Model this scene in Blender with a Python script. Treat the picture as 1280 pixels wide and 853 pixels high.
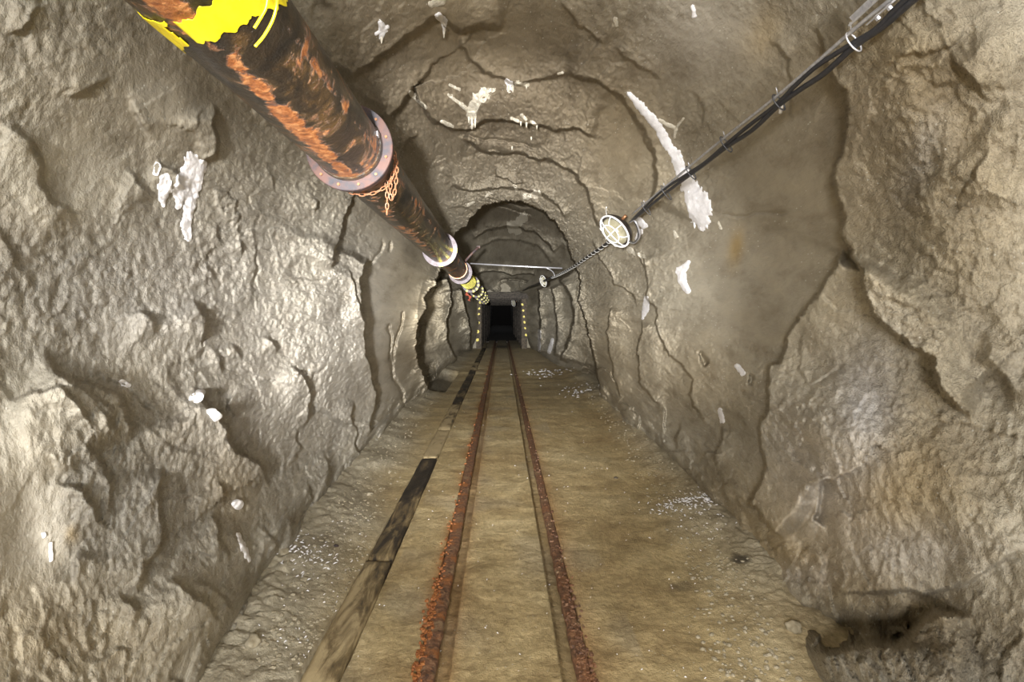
import bpy, bmesh, math, random
import numpy as np
from mathutils import Vector, Matrix

for o in list(bpy.data.objects):
    bpy.data.objects.remove(o)
C = bpy.context.scene.collection
random.seed(7)
RAD = math.radians
F, VX, VY, H = 640.0, 627.0, 391.0, 1.46      # lens in pixels, vanishing point of the drift, eye height (m)

# ------------------------------------------------------------------ camera
cd = bpy.data.cameras.new('camera'); cam = bpy.data.objects.new('camera', cd); C.objects.link(cam)
cam.location = (0, 0, H); cam.rotation_euler = (RAD(90), 0, 0)
cd.sensor_width = 36; cd.lens = 36 * F / 1280
cd.shift_x = 13 / 1280; cd.shift_y = -35.5 / 1280
cd.clip_start = 0.05; cd.clip_end = 200
bpy.context.scene.camera = cam

# ------------------------------------------------------------------ world
w = bpy.data.worlds.new('world'); bpy.context.scene.world = w; w.use_nodes = True
w.node_tree.nodes['Background'].inputs[0].default_value = (0.9, 0.95, 1, 1)
w.node_tree.nodes['Background'].inputs[1].default_value = 0.05

# ------------------------------------------------------------------ lights, all behind the camera (photographer's key lamp; fill and spots added)
def aim(o, tgt):
    d = Vector(tgt) - o.location
    o.rotation_euler = d.to_track_quat('-Z', 'Y').to_euler()
def spot(name, loc, tgt, power, angle, size, col=(1, 0.98, 0.955), blend=0.6):
    l = bpy.data.lights.new(name, 'SPOT'); l.energy = power; l.spot_size = RAD(angle); l.spot_blend = blend
    l.shadow_soft_size = size; l.color = col
    o = bpy.data.objects.new(name, l); C.objects.link(o); o.location = loc; aim(o, tgt)
def point(name, loc, power, size, col=(1, 0.98, 0.96)):
    l = bpy.data.lights.new(name, 'POINT'); l.energy = power; l.shadow_soft_size = size; l.color = col
    o = bpy.data.objects.new(name, l); C.objects.link(o); o.location = loc
point('key_light', (-0.36, -0.95, H + 0.02), 215, 0.10)
point('fill_light', (0.45, -1.6, H + 0.20), 170, 0.30, (0.95, 0.97, 1))
spot('fill_spot_middle', (-0.30, -0.9, H - 0.05), (0.0, 8, H + 0.15), 2450, 48, 0.08, blend=1.0)  # spot added to lift the middle of the drift
spot('fill_spot_far', (-0.28, -0.8, H + 0.05), (0.0, 16, H + 0.10), 7500, 20, 0.06, (1, 0.985, 0.94), blend=1.0)  # narrow spot added to brighten the far recess

vs = bpy.context.scene.view_settings
vs.view_transform = 'Standard'; vs.look = 'None'; vs.gamma = 1; vs.use_curve_mapping = False
vs.exposure = 0.53

# ------------------------------------------------------------------ helpers
def at(px, py, Y):
    return Vector(((px - VX) / F * Y, Y, H - (py - VY) / F * Y))
def tag(o, label=None, cat=None, group=None, kind=None):
    if label: o['label'] = label
    if cat: o['category'] = cat
    if group: o['group'] = group
    if kind: o['kind'] = kind
    return o
def empty(name, loc, label, cat, group=None):
    o = bpy.data.objects.new(name, None); C.objects.link(o); o.location = loc
    o.empty_display_size = 0.1
    return tag(o, label, cat, group)
def link(name, me, mat=None, parent=None, smooth=True):
    if mat and not me.materials: me.materials.append(mat)
    if smooth:
        me.polygons.foreach_set('use_smooth', np.ones(len(me.polygons), bool))
    o = bpy.data.objects.new(name, me); C.objects.link(o)
    if parent:
        o.parent = parent
        o.matrix_parent_inverse = Matrix.Translation(-Vector(parent.location)) if parent.type == 'EMPTY' else Matrix.Identity(4)
    return o
def mesh(name, v, f):
    me = bpy.data.meshes.new(name); me.from_pydata([tuple(p) for p in v], [], [tuple(q) for q in f]); me.update(); return me
def grid_mesh(name, X, Y, Z, keep=None):
    """X,Y,Z are (n,m) arrays"""
    n, m = X.shape
    co = np.stack([X, Y, Z], -1).reshape(-1, 3)
    i, j = np.meshgrid(np.arange(n - 1), np.arange(m - 1), indexing='ij')
    q = np.stack([i * m + j, i * m + j + 1, (i + 1) * m + j + 1, (i + 1) * m + j], -1).reshape(-1, 4)
    if keep is not None: q = q[keep.reshape(-1)]
    used = np.zeros(len(co), bool); used[q.ravel()] = True
    remap = np.cumsum(used) - 1
    q = remap[q]; co2 = co[used]
    me = bpy.data.meshes.new(name)
    me.vertices.add(len(co2)); me.vertices.foreach_set('co', co2.astype(np.float32).ravel())
    me.loops.add(len(q) * 4); me.loops.foreach_set('vertex_index', q.astype(np.int32).ravel())
    me.polygons.add(len(q)); me.polygons.foreach_set('loop_start', np.arange(0, len(q) * 4, 4, dtype=np.int32))
    me.update(calc_edges=True)
    return me, used
def set_attr(me, name, arr):
    a = me.attributes.new(name, 'FLOAT', 'POINT'); a.data.foreach_set('value', arr.astype(np.float32).ravel())

_rng = np.random.RandomState(3)
_perm = _rng.permutation(512).astype(np.int64)
_g = _rng.normal(size=(512, 3)); _g /= np.linalg.norm(_g, axis=1, keepdims=True); _g = _g.astype(np.float32)
def noise(x, y, z, sc=1.0, off=0.0):
    x = x * sc + off; y = y * sc + off * 1.7; z = z * sc - off * 0.6
    xi = np.floor(x).astype(np.int64); yi = np.floor(y).astype(np.int64); zi = np.floor(z).astype(np.int64)
    xf = (x - xi).astype(np.float32); yf = (y - yi).astype(np.float32); zf = (z - zi).astype(np.float32)
    u = xf * xf * xf * (xf * (xf * 6 - 15) + 10); v = yf * yf * yf * (yf * (yf * 6 - 15) + 10); t = zf * zf * zf * (zf * (zf * 6 - 15) + 10)
    r = 0
    for dx in (0, 1):
        wx = u if dx else 1 - u
        for dy in (0, 1):
            wy = v if dy else 1 - v
            for dz in (0, 1):
                wz = t if dz else 1 - t
                h = _perm[(_perm[(_perm[(xi + dx) & 511] + yi + dy) & 511] + zi + dz) & 511]
                g = _g[h]
                r = r + wx * wy * wz * (g[..., 0] * (xf - dx) + g[..., 1] * (yf - dy) + g[..., 2] * (zf - dz))
    return r * 1.6
def sstep(e0, e1, x):
    t = np.clip((x - e0) / (e1 - e0), 0, 1); return t * t * (3 - 2 * t)

# ------------------------------------------------------------------ materials
class NT:
    def __init__(s, name):
        s.m = bpy.data.materials.new(name); s.m.use_nodes = True; s.t = s.m.node_tree; s.b = s.t.nodes['Principled BSDF']
    def n(s, typ, **kw):
        x = s.t.nodes.new(typ)
        for k, v in kw.items():
            if hasattr(x, k) and k not in ('Scale',): setattr(x, k, v)
        return x
    def l(s, a, b): s.t.links.new(a, b)
    def coord(s, what='Object'):
        return s.n('ShaderNodeTexCoord').outputs[what]
    def noise(s, scale, detail=4, rough=0.55, vec=None, dist=0.0):
        x = s.n('ShaderNodeTexNoise'); x.inputs['Scale'].default_value = scale; x.inputs['Detail'].default_value = detail
        x.inputs['Roughness'].default_value = rough; x.inputs['Distortion'].default_value = dist
        s.l(vec if vec is not None else s.pos, x.inputs['Vector']); return x.outputs[0]
    def ramp(s, fac, stops):
        r = s.n('ShaderNodeValToRGB'); e = r.color_ramp.elements
        while len(e) < len(stops): e.new(0.5)
        for k, (p, c) in enumerate(stops):
            e[k].position = p; e[k].color = (*c, 1) if len(c) == 3 else c
        s.l(fac, r.inputs[0]); return r.outputs[0]
    def mix(s, fac, a, b, mode='MIX'):
        x = s.n('ShaderNodeMix'); x.data_type = 'RGBA'; x.blend_type = mode
        for sock, v in ((x.inputs[0], fac), (x.inputs[6], a), (x.inputs[7], b)):
            if isinstance(v, (int, float)): sock.default_value = v
            elif isinstance(v, tuple): sock.default_value = (*v, 1)
            else: s.l(v, sock)
        return x.outputs[2]
    def math(s, op, a, b=0.0, clamp=False):
        x = s.n('ShaderNodeMath'); x.operation = op; x.use_clamp = clamp
        for sock, v in ((x.inputs[0], a), (x.inputs[1], b)):
            if isinstance(v, (int, float)): sock.default_value = v
            else: s.l(v, sock)
        return x.outputs[0]
    def attr(s, name):
        x = s.n('ShaderNodeAttribute'); x.attribute_name = name; return x.outputs['Fac']
    def bump(s, hgt, dist, strength=1.0, prev=None):
        x = s.n('ShaderNodeBump'); x.inputs['Distance'].default_value = dist
        if isinstance(strength, (int, float)): x.inputs['Strength'].default_value = strength
        else: s.l(strength, x.inputs['Strength'])
        s.l(hgt, x.inputs['Height'])
        if prev is not None: s.l(prev, x.inputs['Normal'])
        return x.outputs[0]
    def out(s, col=None, rough=None, nrm=None, metal=None, **kw):
        for nm, v in (('Base Color', col), ('Roughness', rough), ('Normal', nrm), ('Metallic', metal)):
            if v is None: continue
            if isinstance(v, (int, float)): s.b.inputs[nm].default_value = v
            elif isinstance(v, tuple): s.b.inputs[nm].default_value = (*v, 1)
            else: s.l(v, s.b.inputs[nm])
        for k, v in kw.items(): s.b.inputs[k.replace('_', ' ')].default_value = v
        return s.m
def new(name, what='Object'):
    t = NT(name); t.pos = t.coord(what); return t

def rock_material():
    t = new('sprayed_rock')
    ra = t.n('ShaderNodeAttribute'); ra.attribute_name = 'rest'; t.pos = ra.outputs['Vector']
    n1 = t.noise(1.3, 6, 0.6, dist=0.4); n2 = t.noise(7, 6, 0.65); n3 = t.noise(45, 5, 0.7); n4 = t.noise(130, 4, 0.65)
    warm, pale, dark, rough = t.attr('warm'), t.attr('pale'), t.attr('dark'), t.attr('rough')
    base = t.ramp(n1, [(0.30, (0.29, 0.267, 0.215)), (0.5, (0.38, 0.357, 0.295)), (0.7, (0.44, 0.417, 0.345))])
    base = t.mix(t.math('MULTIPLY', warm, 0.95), base, (0.40, 0.29, 0.125))
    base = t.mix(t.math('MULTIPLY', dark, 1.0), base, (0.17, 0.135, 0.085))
    base = t.mix(t.math('MULTIPLY', pale, 0.9), base, (0.56, 0.54, 0.525))
    v = t.ramp(n2, [(0.28, (0.62, 0.59, 0.54)), (0.5, (1, 1, 1)), (0.75, (1.18, 1.16, 1.12))])
    base = t.mix(0.8, base, v, 'MULTIPLY')
    v = t.ramp(n3, [(0.3, (0.66, 0.64, 0.61)), (0.6, (1.10, 1.10, 1.10))])
    base = t.mix(t.math('MULTIPLY', rough, 0.9), base, v, 'MULTIPLY')
    # small pale lime specks
    vo = t.n('ShaderNodeTexVoronoi'); vo.inputs['Scale'].default_value = 38; t.l(t.pos, vo.inputs['Vector'])
    sp = t.math('LESS_THAN', vo.outputs['Distance'], 0.13)
    sp = t.math('MULTIPLY', sp, t.math('GREATER_THAN', t.noise(4, 3), 0.53))
    base = t.mix(t.math('MULTIPLY', sp, 0.6), base, (0.62, 0.6, 0.53))
    rg = t.n('ShaderNodeTexNoise'); rg.noise_type = 'RIDGED_MULTIFRACTAL'; rg.inputs['Scale'].default_value = 17; rg.inputs['Detail'].default_value = 5; t.l(t.pos, rg.inputs['Vector'])
    h1 = t.bump(n2, 0.035, 0.5)
    h1 = t.bump(rg.outputs[0], -0.010, t.math('MULTIPLY', rough, 0.9), h1)
    h2 = t.bump(n3, 0.036, t.math('MULTIPLY', rough, 1.0), h1)
    h3 = t.bump(n4, 0.014, t.math('ADD', t.math('MULTIPLY', rough, 0.8), 0.15), h2)
    v = t.ramp(n4, [(0.3, (0.80, 0.79, 0.77)), (0.62, (1.06, 1.06, 1.06))])
    base = t.mix(t.math('MULTIPLY', rough, 0.9), base, v, 'MULTIPLY')
    r = t.ramp(n3, [(0.3, (0.80,) * 3), (0.7, (0.62,) * 3)])
    return t.out(base, r, h3, Specular_IOR_Level=0.3)
def floor_material():
    t = new('packed_floor')
    n1 = t.noise(1.1, 6, 0.6); n3 = t.noise(30, 5, 0.7); n4 = t.noise(170, 3, 0.7)
    mp = t.n('ShaderNodeMapping'); mp.inputs['Scale'].default_value = (1, 1, 1); t.l(t.pos, mp.inputs[0])
    n2 = t.noise(6, 6, 0.65, mp.outputs[0])
    base = t.ramp(n1, [(0.3, (0.37, 0.27, 0.135)), (0.5, (0.50, 0.395, 0.215)), (0.68, (0.60, 0.50, 0.30))])
    base = t.mix(t.attr('pale'), base, (0.44, 0.40, 0.31))
    base = t.mix(t.attr('rust'), base, (0.33, 0.13, 0.028))
    base = t.mix(t.attr('dark'), base, (0.035, 0.028, 0.022))
    v = t.ramp(n2, [(0.3, (0.60, 0.56, 0.50)), (0.6, (1.12, 1.12, 1.10))]); base = t.mix(0.9, base, v, 'MULTIPLY')
    v = t.ramp(n3, [(0.3, (0.62, 0.60, 0.56)), (0.6, (1.12, 1.12, 1.12))]); base = t.mix(0.8, base, v, 'MULTIPLY')
    vo = t.n('ShaderNodeTexVoronoi'); vo.inputs['Scale'].default_value = 30; t.l(t.pos, vo.inputs['Vector'])
    sp = t.math('LESS_THAN', vo.outputs['Distance'], 0.10)
    sp = t.math('MULTIPLY', sp, t.math('GREATER_THAN', t.noise(3, 3), 0.5))
    base = t.mix(t.math('MULTIPLY', sp, 0.7), base, (0.6, 0.56, 0.46))
    h = t.bump(n2, 0.016, 0.6); h = t.bump(n3, 0.012, 0.9, h); h = t.bump(n4, 0.005, 0.9, h)
    r = t.ramp(n2, [(0.3, (0.38,) * 3), (0.7, (0.62,) * 3)])
    return t.out(base, r, h)
def white_lime():
    t = new('white_lime'); n = t.noise(60, 4, 0.7)
    c = t.ramp(n, [(0.3, (0.86, 0.85, 0.88)), (0.6, (0.95, 0.94, 0.96))])
    return t.out(c, 0.6, t.bump(n, 0.006, 0.8))
def cream_lime():
    t = new('cream_lime'); n = t.noise(60, 4, 0.7)
    c = t.ramp(n, [(0.3, (0.45, 0.40, 0.30)), (0.65, (0.78, 0.74, 0.64))])
    return t.out(c, 0.45, t.bump(n, 0.006, 0.8))
def pipe_material():
    t = new('rusty_pipe')
    geo = t.coord('Object')
    n1 = t.noise(5.5, 7, 0.62, dist=1.2); n2 = t.noise(34, 6, 0.7); n3 = t.noise(130, 4, 0.7)
    band = t.attr('rust')
    f = t.math('ADD', t.math('MULTIPLY', n1, 1.0), t.math('MULTIPLY', band, 0.34))
    f = t.math('ADD', f, t.math('MULTIPLY', t.math('SUBTRACT', n2, 0.5), 0.42))
    m = t.ramp(f, [(0.60, (0, 0, 0)), (0.69, (1, 1, 1))])
    rustc = t.ramp(n2, [(0.3, (0.10, 0.028, 0.010)), (0.5, (0.30, 0.10, 0.028)), (0.66, (0.55, 0.26, 0.10)), (0.78, (0.70, 0.42, 0.22))])
    dk = t.ramp(n1, [(0.38, (0.010, 0.008, 0.006)), (0.52, (0.030, 0.020, 0.011)), (0.62, (0.10, 0.055, 0.018))])
    c = t.mix(m, dk, rustc)
    h = t.math('ADD', t.math('MULTIPLY', m, 0.8), t.math('MULTIPLY', n2, 0.8))
    nb = t.bump(h, 0.014, 0.95); nb = t.bump(n3, 0.002, 0.7, nb)
    r = t.ramp(m, [(0.0, (0.30,) * 3), (1.0, (0.42,) * 3)])
    return t.out(c, r, nb, 0.0, Coat_Weight=0.25, Coat_Roughness=0.25)
def simple(name, col, rough=0.5, metal=0.0, var=0.25, sc=25, bump=0.002, col2=None):
    t = new(name); n = t.noise(sc, 5, 0.65)
    c2 = col2 if col2 else tuple(x * (1 - var) for x in col)
    c = t.ramp(n, [(0.38, c2), (0.6, col)])
    return t.out(c, rough, t.bump(n, bump, 0.8), metal)
M = {}
M['rock'] = rock_material(); M['floor'] = floor_material(); M['lime'] = white_lime(); M['cream'] = cream_lime(); M['pipe'] = pipe_material()
M['flange'] = simple('oxidised_flange', (0.095, 0.048, 0.038), 0.6, 0.0, sc=16, col2=(0.035, 0.033, 0.040))
M['galv'] = simple('galvanised_flange', (0.17, 0.15, 0.175), 0.6, 0.0, sc=30, col2=(0.10, 0.075, 0.08))
M['chain'] = simple('rusty_chain', (0.42, 0.20, 0.11), 0.45, 0.0, sc=60, col2=(0.24, 0.09, 0.04))
M['yellow'] = simple('yellow_paint', (0.90, 0.78, 0.02), 0.4, 0, sc=14, col2=(0.80, 0.62, 0.01))
M['yellow_mark'] = simple('yellow_mark', (0.85, 0.80, 0.05), 0.4, 0, sc=30, col2=(0.62, 0.5, 0.02))
def rail_mat(name, orange):
    t = new(name); n1 = t.noise(7, 6, 0.7); n2 = t.noise(42, 5, 0.7)
    c = t.ramp(n2, [(0.35, (0.06, 0.034, 0.024)), (0.5, (0.16, 0.078, 0.042)), (0.65, (0.30, 0.17, 0.095))])
    c = t.mix(t.ramp(n1, [(0.52, (0, 0, 0)), (0.62, (orange,) * 3)]), c, (0.33, 0.125, 0.035))
    c = t.mix(t.ramp(n1, [(0.36, (0.7, 0.7, 0.7)), (0.46, (0, 0, 0))]), c, (0.30, 0.215, 0.12))
    return t.out(c, 0.6, t.bump(n2, 0.010, 0.9))
M['rail'] = rail_mat('rail_rust', 0.25); M['rail_orange'] = rail_mat('rail_orange_rust', 0.85)
M['rail_scale'] = simple('rail_scale', (0.34, 0.13, 0.035), 0.7, 0.0, sc=40, bump=0.006, col2=(0.22, 0.07, 0.02))
M['black'] = simple('black_rubber', (0.030, 0.030, 0.034), 0.4, 0, sc=60)
M['steel'] = simple('zinc_steel', (0.60, 0.60, 0.63), 0.35, 0.6, sc=60, col2=(0.42, 0.42, 0.45))
M['white'] = simple('white_enamel', (0.78, 0.78, 0.76), 0.35, 0, var=0.1)
M['housing'] = simple('lamp_housing', (0.035, 0.028, 0.025), 0.45, 0.2)
M['brass'] = simple('brown_fitting', (0.35, 0.17, 0.08), 0.4, 0.4)
M['timber'] = simple('mine_timber', (0.115, 0.09, 0.062), 0.75, 0, sc=14, bump=0.006, col2=(0.05, 0.04, 0.028))
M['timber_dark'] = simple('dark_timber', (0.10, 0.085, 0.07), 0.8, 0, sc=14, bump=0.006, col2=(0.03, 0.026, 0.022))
M['drift_dark'] = simple('painted_darkness', (0.012, 0.010, 0.009), 0.95, 0)  # near-black colour painted for the darkness at the end of the drift
M['red'] = simple('red_rag', (0.42, 0.09, 0.05), 0.8, 0)
M['stone'] = simple('loose_stone', (0.42, 0.37, 0.27), 0.7, 0, sc=18, bump=0.006, col2=(0.28, 0.24, 0.16))
M['copper'] = simple('copper_band', (0.50, 0.23, 0.12), 0.4, 0.4, sc=50)
def glass_mat():
    t = new('lamp_glass'); n = t.noise(18, 3)
    c = t.ramp(n, [(0.35, (0.34, 0.31, 0.20)), (0.65, (0.50, 0.47, 0.34))])
    return t.out(c, 0.12, None, 0.0, Transmission_Weight=0.35, IOR=1.45)
M['glass'] = glass_mat()
def plank_mat():
    t = new('stained_plank'); mp = t.n('ShaderNodeMapping'); mp.inputs['Scale'].default_value = (6, 1.4, 6); t.l(t.pos, mp.inputs[0])
    n1 = t.noise(2.2, 6, 0.65, mp.outputs[0], 0.5); n2 = t.noise(40, 4, 0.7)
    a = t.attr('dark')
    f = t.math('ADD', n1, t.math('MULTIPLY', t.math('SUBTRACT', a, 0.5), 0.5))
    c = t.ramp(f, [(0.38, (0.44, 0.35, 0.20)), (0.5, (0.19, 0.14, 0.07)), (0.62, (0.045, 0.034, 0.024)), (0.75, (0.02, 0.016, 0.013))])
    return t.out(c, 0.5, t.bump(n2, 0.004, 0.7, t.bump(n1, 0.006, 0.6)))
M['plank'] = plank_mat()

# ------------------------------------------------------------------ the rock surface, in cylindrical terms: R(angle, direction)
A0, A1 = -66.0, 246.0
NA = 1250
av = np.radians(np.linspace(A0, A1, NA))
sv = np.concatenate([np.arange(math.log(19), math.log(100), 0.010), np.arange(math.log(100), math.log(835), 0.0036)])
A_, S_ = np.meshgrid(av, sv, indexing='ij')
RHO = np.exp(S_)
XP = VX + RHO * np.cos(A_); YP = VY - RHO * np.sin(A_)
DEG = np.degrees(A_)
# near section of the drift (radius in metres for direction angle / distance from the vanishing point)
rhos = [105, 145, 200, 300, 500, 830]
c65, c45, c20 = (math.cos(RAD(x)) for x in (66, 45, 20))
wfR = [1.55, 1.66, 1.60, 1.58, 1.40, 1.20]; w0R = [1.36, 1.44, 1.50, 1.60, 1.66, 1.52]
wfL = [1.28, 1.36, 1.38, 1.30, 1.10, 0.96]; w0L = [1.12, 1.24, 1.36, 1.36, 1.26, 1.14]
tab = {A0: [x / c65 for x in wfR], -45: [x / c45 for x in wfR], -20: [(0.5 * a + 0.5 * b) / c20 for a, b in zip(wfR, w0R)], 0: w0R,
       25: [1.40, 1.45, 1.52, 1.62, 1.68, 1.54], 50: [1.38, 1.46, 1.56, 1.66, 1.68, 1.60], 70: [1.36, 1.46, 1.64, 1.70, 1.68, 1.6], 90: [1.36, 1.46, 1.66, 1.72, 1.70, 1.6],
       110: [1.38, 1.46, 1.64, 1.70, 1.66, 1.58], 132: [1.42, 1.48, 1.60, 1.60, 1.56, 1.50], 152: [1.22, 1.32, 1.46, 1.46, 1.36, 1.25], 180: w0L,
       200: [(0.5 * a + 0.5 * b) / c20 for a, b in zip(wfL, w0L)], 225: [x / c45 for x in wfL], A1: [x / c65 for x in wfL]}
def table(tab_, rh):
    ks = sorted(tab_); T = np.array([np.interp(sv, np.log(rh), tab_[k]) for k in ks])
    o = np.empty((NA, len(sv)))
    dv = np.degrees(av)
    for j in range(len(sv)): o[:, j] = np.interp(dv, ks, T[:, j])
    ker = np.hanning(61); ker /= ker.sum()
    pad = np.pad(o, ((30, 30), (0, 0)), mode='edge')
    out = np.zeros_like(o)
    for k_, wgt in enumerate(ker): out += wgt * pad[k_:k_ + NA]
    return out
Rn = table(tab, rhos)
# far recess: given as distance along the drift
rh2 = [22, 30, 45, 65, 95, 140]
def yr(*Y): return [y * r / F for y, r in zip(Y, rh2)]
tab2 = {A0: yr(26, 26, 26, 25, 22, 15.0), -45: yr(21.2, 21.2, 21.0, 18.7, 14.0, 11.4), -20: yr(21.2, 21.2, 18.8, 16, 12.8, 11), 0: yr(21.2, 21.2, 18.6, 15.4, 12.6, 11),
        25: yr(21.2, 21.0, 19.0, 15.8, 12.8, 11), 50: yr(21.2, 21.2, 19.6, 17.0, 13.4, 10.8), 90: yr(21.2, 21.2, 20.4, 18.2, 14.6, 10.4),
        130: yr(21.2, 21.2, 19.6, 16.6, 13.0, 10.2), 155: yr(21.2, 20.8, 18.0, 14.2, 11.6, 10), 180: yr(21.2, 21.2, 17.2, 13.0, 11.2, 9.8),
        205: yr(21.2, 21.0, 18.0, 14.4, 11.6, 9.8), 225: yr(21.2, 21.2, 20.6, 18.4, 13.2, 10.4), A1: yr(26, 26, 26, 25, 22, 15)}
Rf = table(tab2, rh2)
# ragged rim between the near drift and the recess
rim = [(700, 560), (752, 500), (746, 470), (739, 437), (733, 409), (722, 376), (725, 352), (714, 322), (702, 290), (683, 268), (657, 255), (640, 252), (621, 254), (604, 258), (596, 266), (584, 282), (570, 292), (560, 318), (551, 338), (545, 356), (531, 372), (534, 386), (524, 402), (521, 430), (524, 455), (528, 464), (536, 482), (530, 520), (560, 560)]
ra = []
for x, y in rim:
    a = math.degrees(math.atan2(VY - y, x - VX))
    if a < -90: a += 360
    ra.append((a, math.hypot(x - VX, y - VY)))
ra.sort()
rimr = np.interp(np.degrees(av), [p[0] for p in ra], [p[1] for p in ra])
jit = noise(av * 14, av * 0, av * 0) * 0.022 + noise(av * 50, av * 0 + 3, av * 0) * 0.012
rim_s = np.log(rimr) + jit
DR = S_ - rim_s[:, None]
wr = sstep(-0.012, 0.012, DR)
inner = wr < 0.5
# lip of the rim leans into the drift
Rn_l = Rn - 0.05 * np.exp(-np.clip(DR, 0, None) / 0.12)
R = Rn_l * wr + Rf * (1 - wr)

# ragged coordinates for every hand-placed ledge
def q3(R_): return R_ * np.cos(A_), F * R_ / RHO, R_ * np.sin(A_)
X3, Y3, Z3 = q3(R)
Yl = np.log(Y3) * 1.6
qa, qs = A_ * 9, S_ * 9
wa = noise(qa, qs, qa * 0, 1) * 0.022 + noise(qa, qs, qa * 0 + 5, 3.3) * 0.008 + noise(qa, qs, qa * 0 + 9, 9) * 0.0035
ws = noise(qa, qs, qa * 0 + 13, 1) * 0.022 + noise(qa, qs, qa * 0 + 17, 3.3) * 0.008 + noise(qa, qs, qa * 0 + 21, 9) * 0.0035
AW, SW = A_ + wa, S_ + ws
def to_q(px, py):
    a = math.atan2(VY - py, px - VX)
    if a < RAD(-90): a += 2 * math.pi
    return a, math.log(max(5, math.hypot(px - VX, py - VY)))
def near_line(pts, reach):
    P = [to_q(*p) for p in pts]
    amin = min(p[0] for p in P) - reach; amax = max(p[0] for p in P) + reach
    smin = min(p[1] for p in P) - reach; smax = max(p[1] for p in P) + reach
    i0, i1 = np.searchsorted(av, [amin, amax]); j0, j1 = np.searchsorted(sv, [smin, smax])
    sl = (slice(i0, i1), slice(j0, j1))
    a, s = AW[sl], SW[sl]
    best = np.full(a.shape, 1e9); sg = np.ones(a.shape); tt = np.zeros(a.shape); acc = 0
    for (ax, ay), (bx, by) in zip(P[:-1], P[1:]):
        dx, dy = bx - ax, by - ay; L = math.hypot(dx, dy) + 1e-9
        t = np.clip(((a - ax) * dx + (s - ay) * dy) / L / L, 0, 1)
        d = np.hypot(a - ax - t * dx, s - ay - t * dy)
        c = dx * (s - ay) - dy * (a - ax)
        m = d < best
        best = np.where(m, d, best); sg = np.where(m, np.sign(c), sg); tt = np.where(m, acc + t * L, tt)
        acc += L
    return sl, best, sg, tt, acc, P
DARKEN = np.zeros_like(R)
def ledge(pts, amp, L=0.2, ref=None, back=0.25, w=0.006, taper=0.06):
    """rock on the ref side stands proud of the rock behind it; sharp edge, gentle run-out"""
    if inner is not None and max(math.hypot(x - VX, y - VY) for x, y in pts) < 60: w = 0.02
    sl, d, sg, t, T, P = near_line(pts, max(L * 2.2, 0.05))
    if sl[0].start >= sl[0].stop or sl[1].start >= sl[1].stop: return
    if ref is None:
        k = len(pts) // 2; mx, my = pts[k]; ref = (VX + (mx - VX) * 1.08, VY + (my - VY) * 1.08)
    ra_, rs_ = to_q(*ref); best = 1e9; sgn = 1
    for (ax, ay), (bx, by) in zip(P[:-1], P[1:]):
        dx, dy = bx - ax, by - ay; LL = dx * dx + dy * dy + 1e-12
        tt = min(1, max(0, ((ra_ - ax) * dx + (rs_ - ay) * dy) / LL)); dd = math.hypot(ra_ - ax - tt * dx, rs_ - ay - tt * dy)
        if dd < best: best = dd; sgn = 1 if dx * (rs_ - ay) - dy * (ra_ - ax) > 0 else -1
    x = d * sg * sgn
    tp = min(taper, T * 0.45)
    e = sstep(0, 1, np.minimum(t, T - t) / tp)
    e = e * np.exp(-np.clip(d - 0.0, 0, None) / (L * 3))
    side = sstep(-w, w, x)
    prof = -side * np.exp(-(np.clip(x, 0, None) / L) ** 1.3) + back * (1 - side) * np.exp(-np.clip(-x, 0, None) / (L * 0.8))
    fall = 1 - sstep(L * 1.6, L * 2.2, d)
    R[sl] += amp * prof * e * fall
def groove(pts, amp, w=0.010, taper=0.05):
    sl, d, sg, t, T, P = near_line(pts, w * 4)
    if sl[0].start >= sl[0].stop or sl[1].start >= sl[1].stop: return
    e = sstep(0, 1, np.minimum(t, T - t) / min(taper, T * 0.45))
    R[sl] += amp * np.exp(-(d / w) ** 2) * e
def blob(px, py, rx, ry, rot=0):
    c, s = math.cos(RAD(rot)), math.sin(RAD(rot))
    u = ((XP - px) * c + (YP - py) * s) / rx; v = (-(XP - px) * s + (YP - py) * c) / ry
    return np.exp(-np.clip(u * u + v * v, 0, 30))
def bulge(px, py, rx, ry, amp, rot=0):
    global R
    R -= amp * blob(px, py, rx, ry, rot)

# --- roughness and colour fields
def field(base, lst):
    f = np.full(R.shape, float(base))
    for (px, py, rx, ry, rot, v) in lst: f += v * blob(px, py, rx, ry, rot)
    return np.clip(f, 0, 1)
rough = field(0.50, [(500, 380, 60, 170, 0, -0.25), (770, 440, 60, 120, 0, -0.25), (960, 300, 95, 170, 25, -0.75), (900, 60, 90, 80, 0, -0.4), (500, 400, 38, 120, -5, -0.6), (30, 650, 50, 110, 0, -0.7), (350, 520, 60, 80, 0, -0.05),
                     (210, 120, 90, 60, 30, -0.45), (90, 210, 60, 60, 0, -0.35), (780, 200, 60, 90, 20, -0.4), (1170, 230, 90, 240, 0, 0.38), (1180, 620, 110, 150, 0, 0.2), (1150, 830, 200, 60, 0, 0.4),
                     (60, 360, 130, 60, 0, 0.3), (180, 580, 160, 90, 0, 0.25), (100, 700, 120, 120, 0, 0.2), (560, 30, 110, 60, 0, -0.3), (650, 60, 100, 45, 0, -0.2), (280, 330, 100, 90, 0, 0.1), (1010, 640, 60, 50, 0, -0.25), (1190, 150, 40, 90, -30, -0.25)])
rough = np.where(inner, 0.35, rough)
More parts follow.
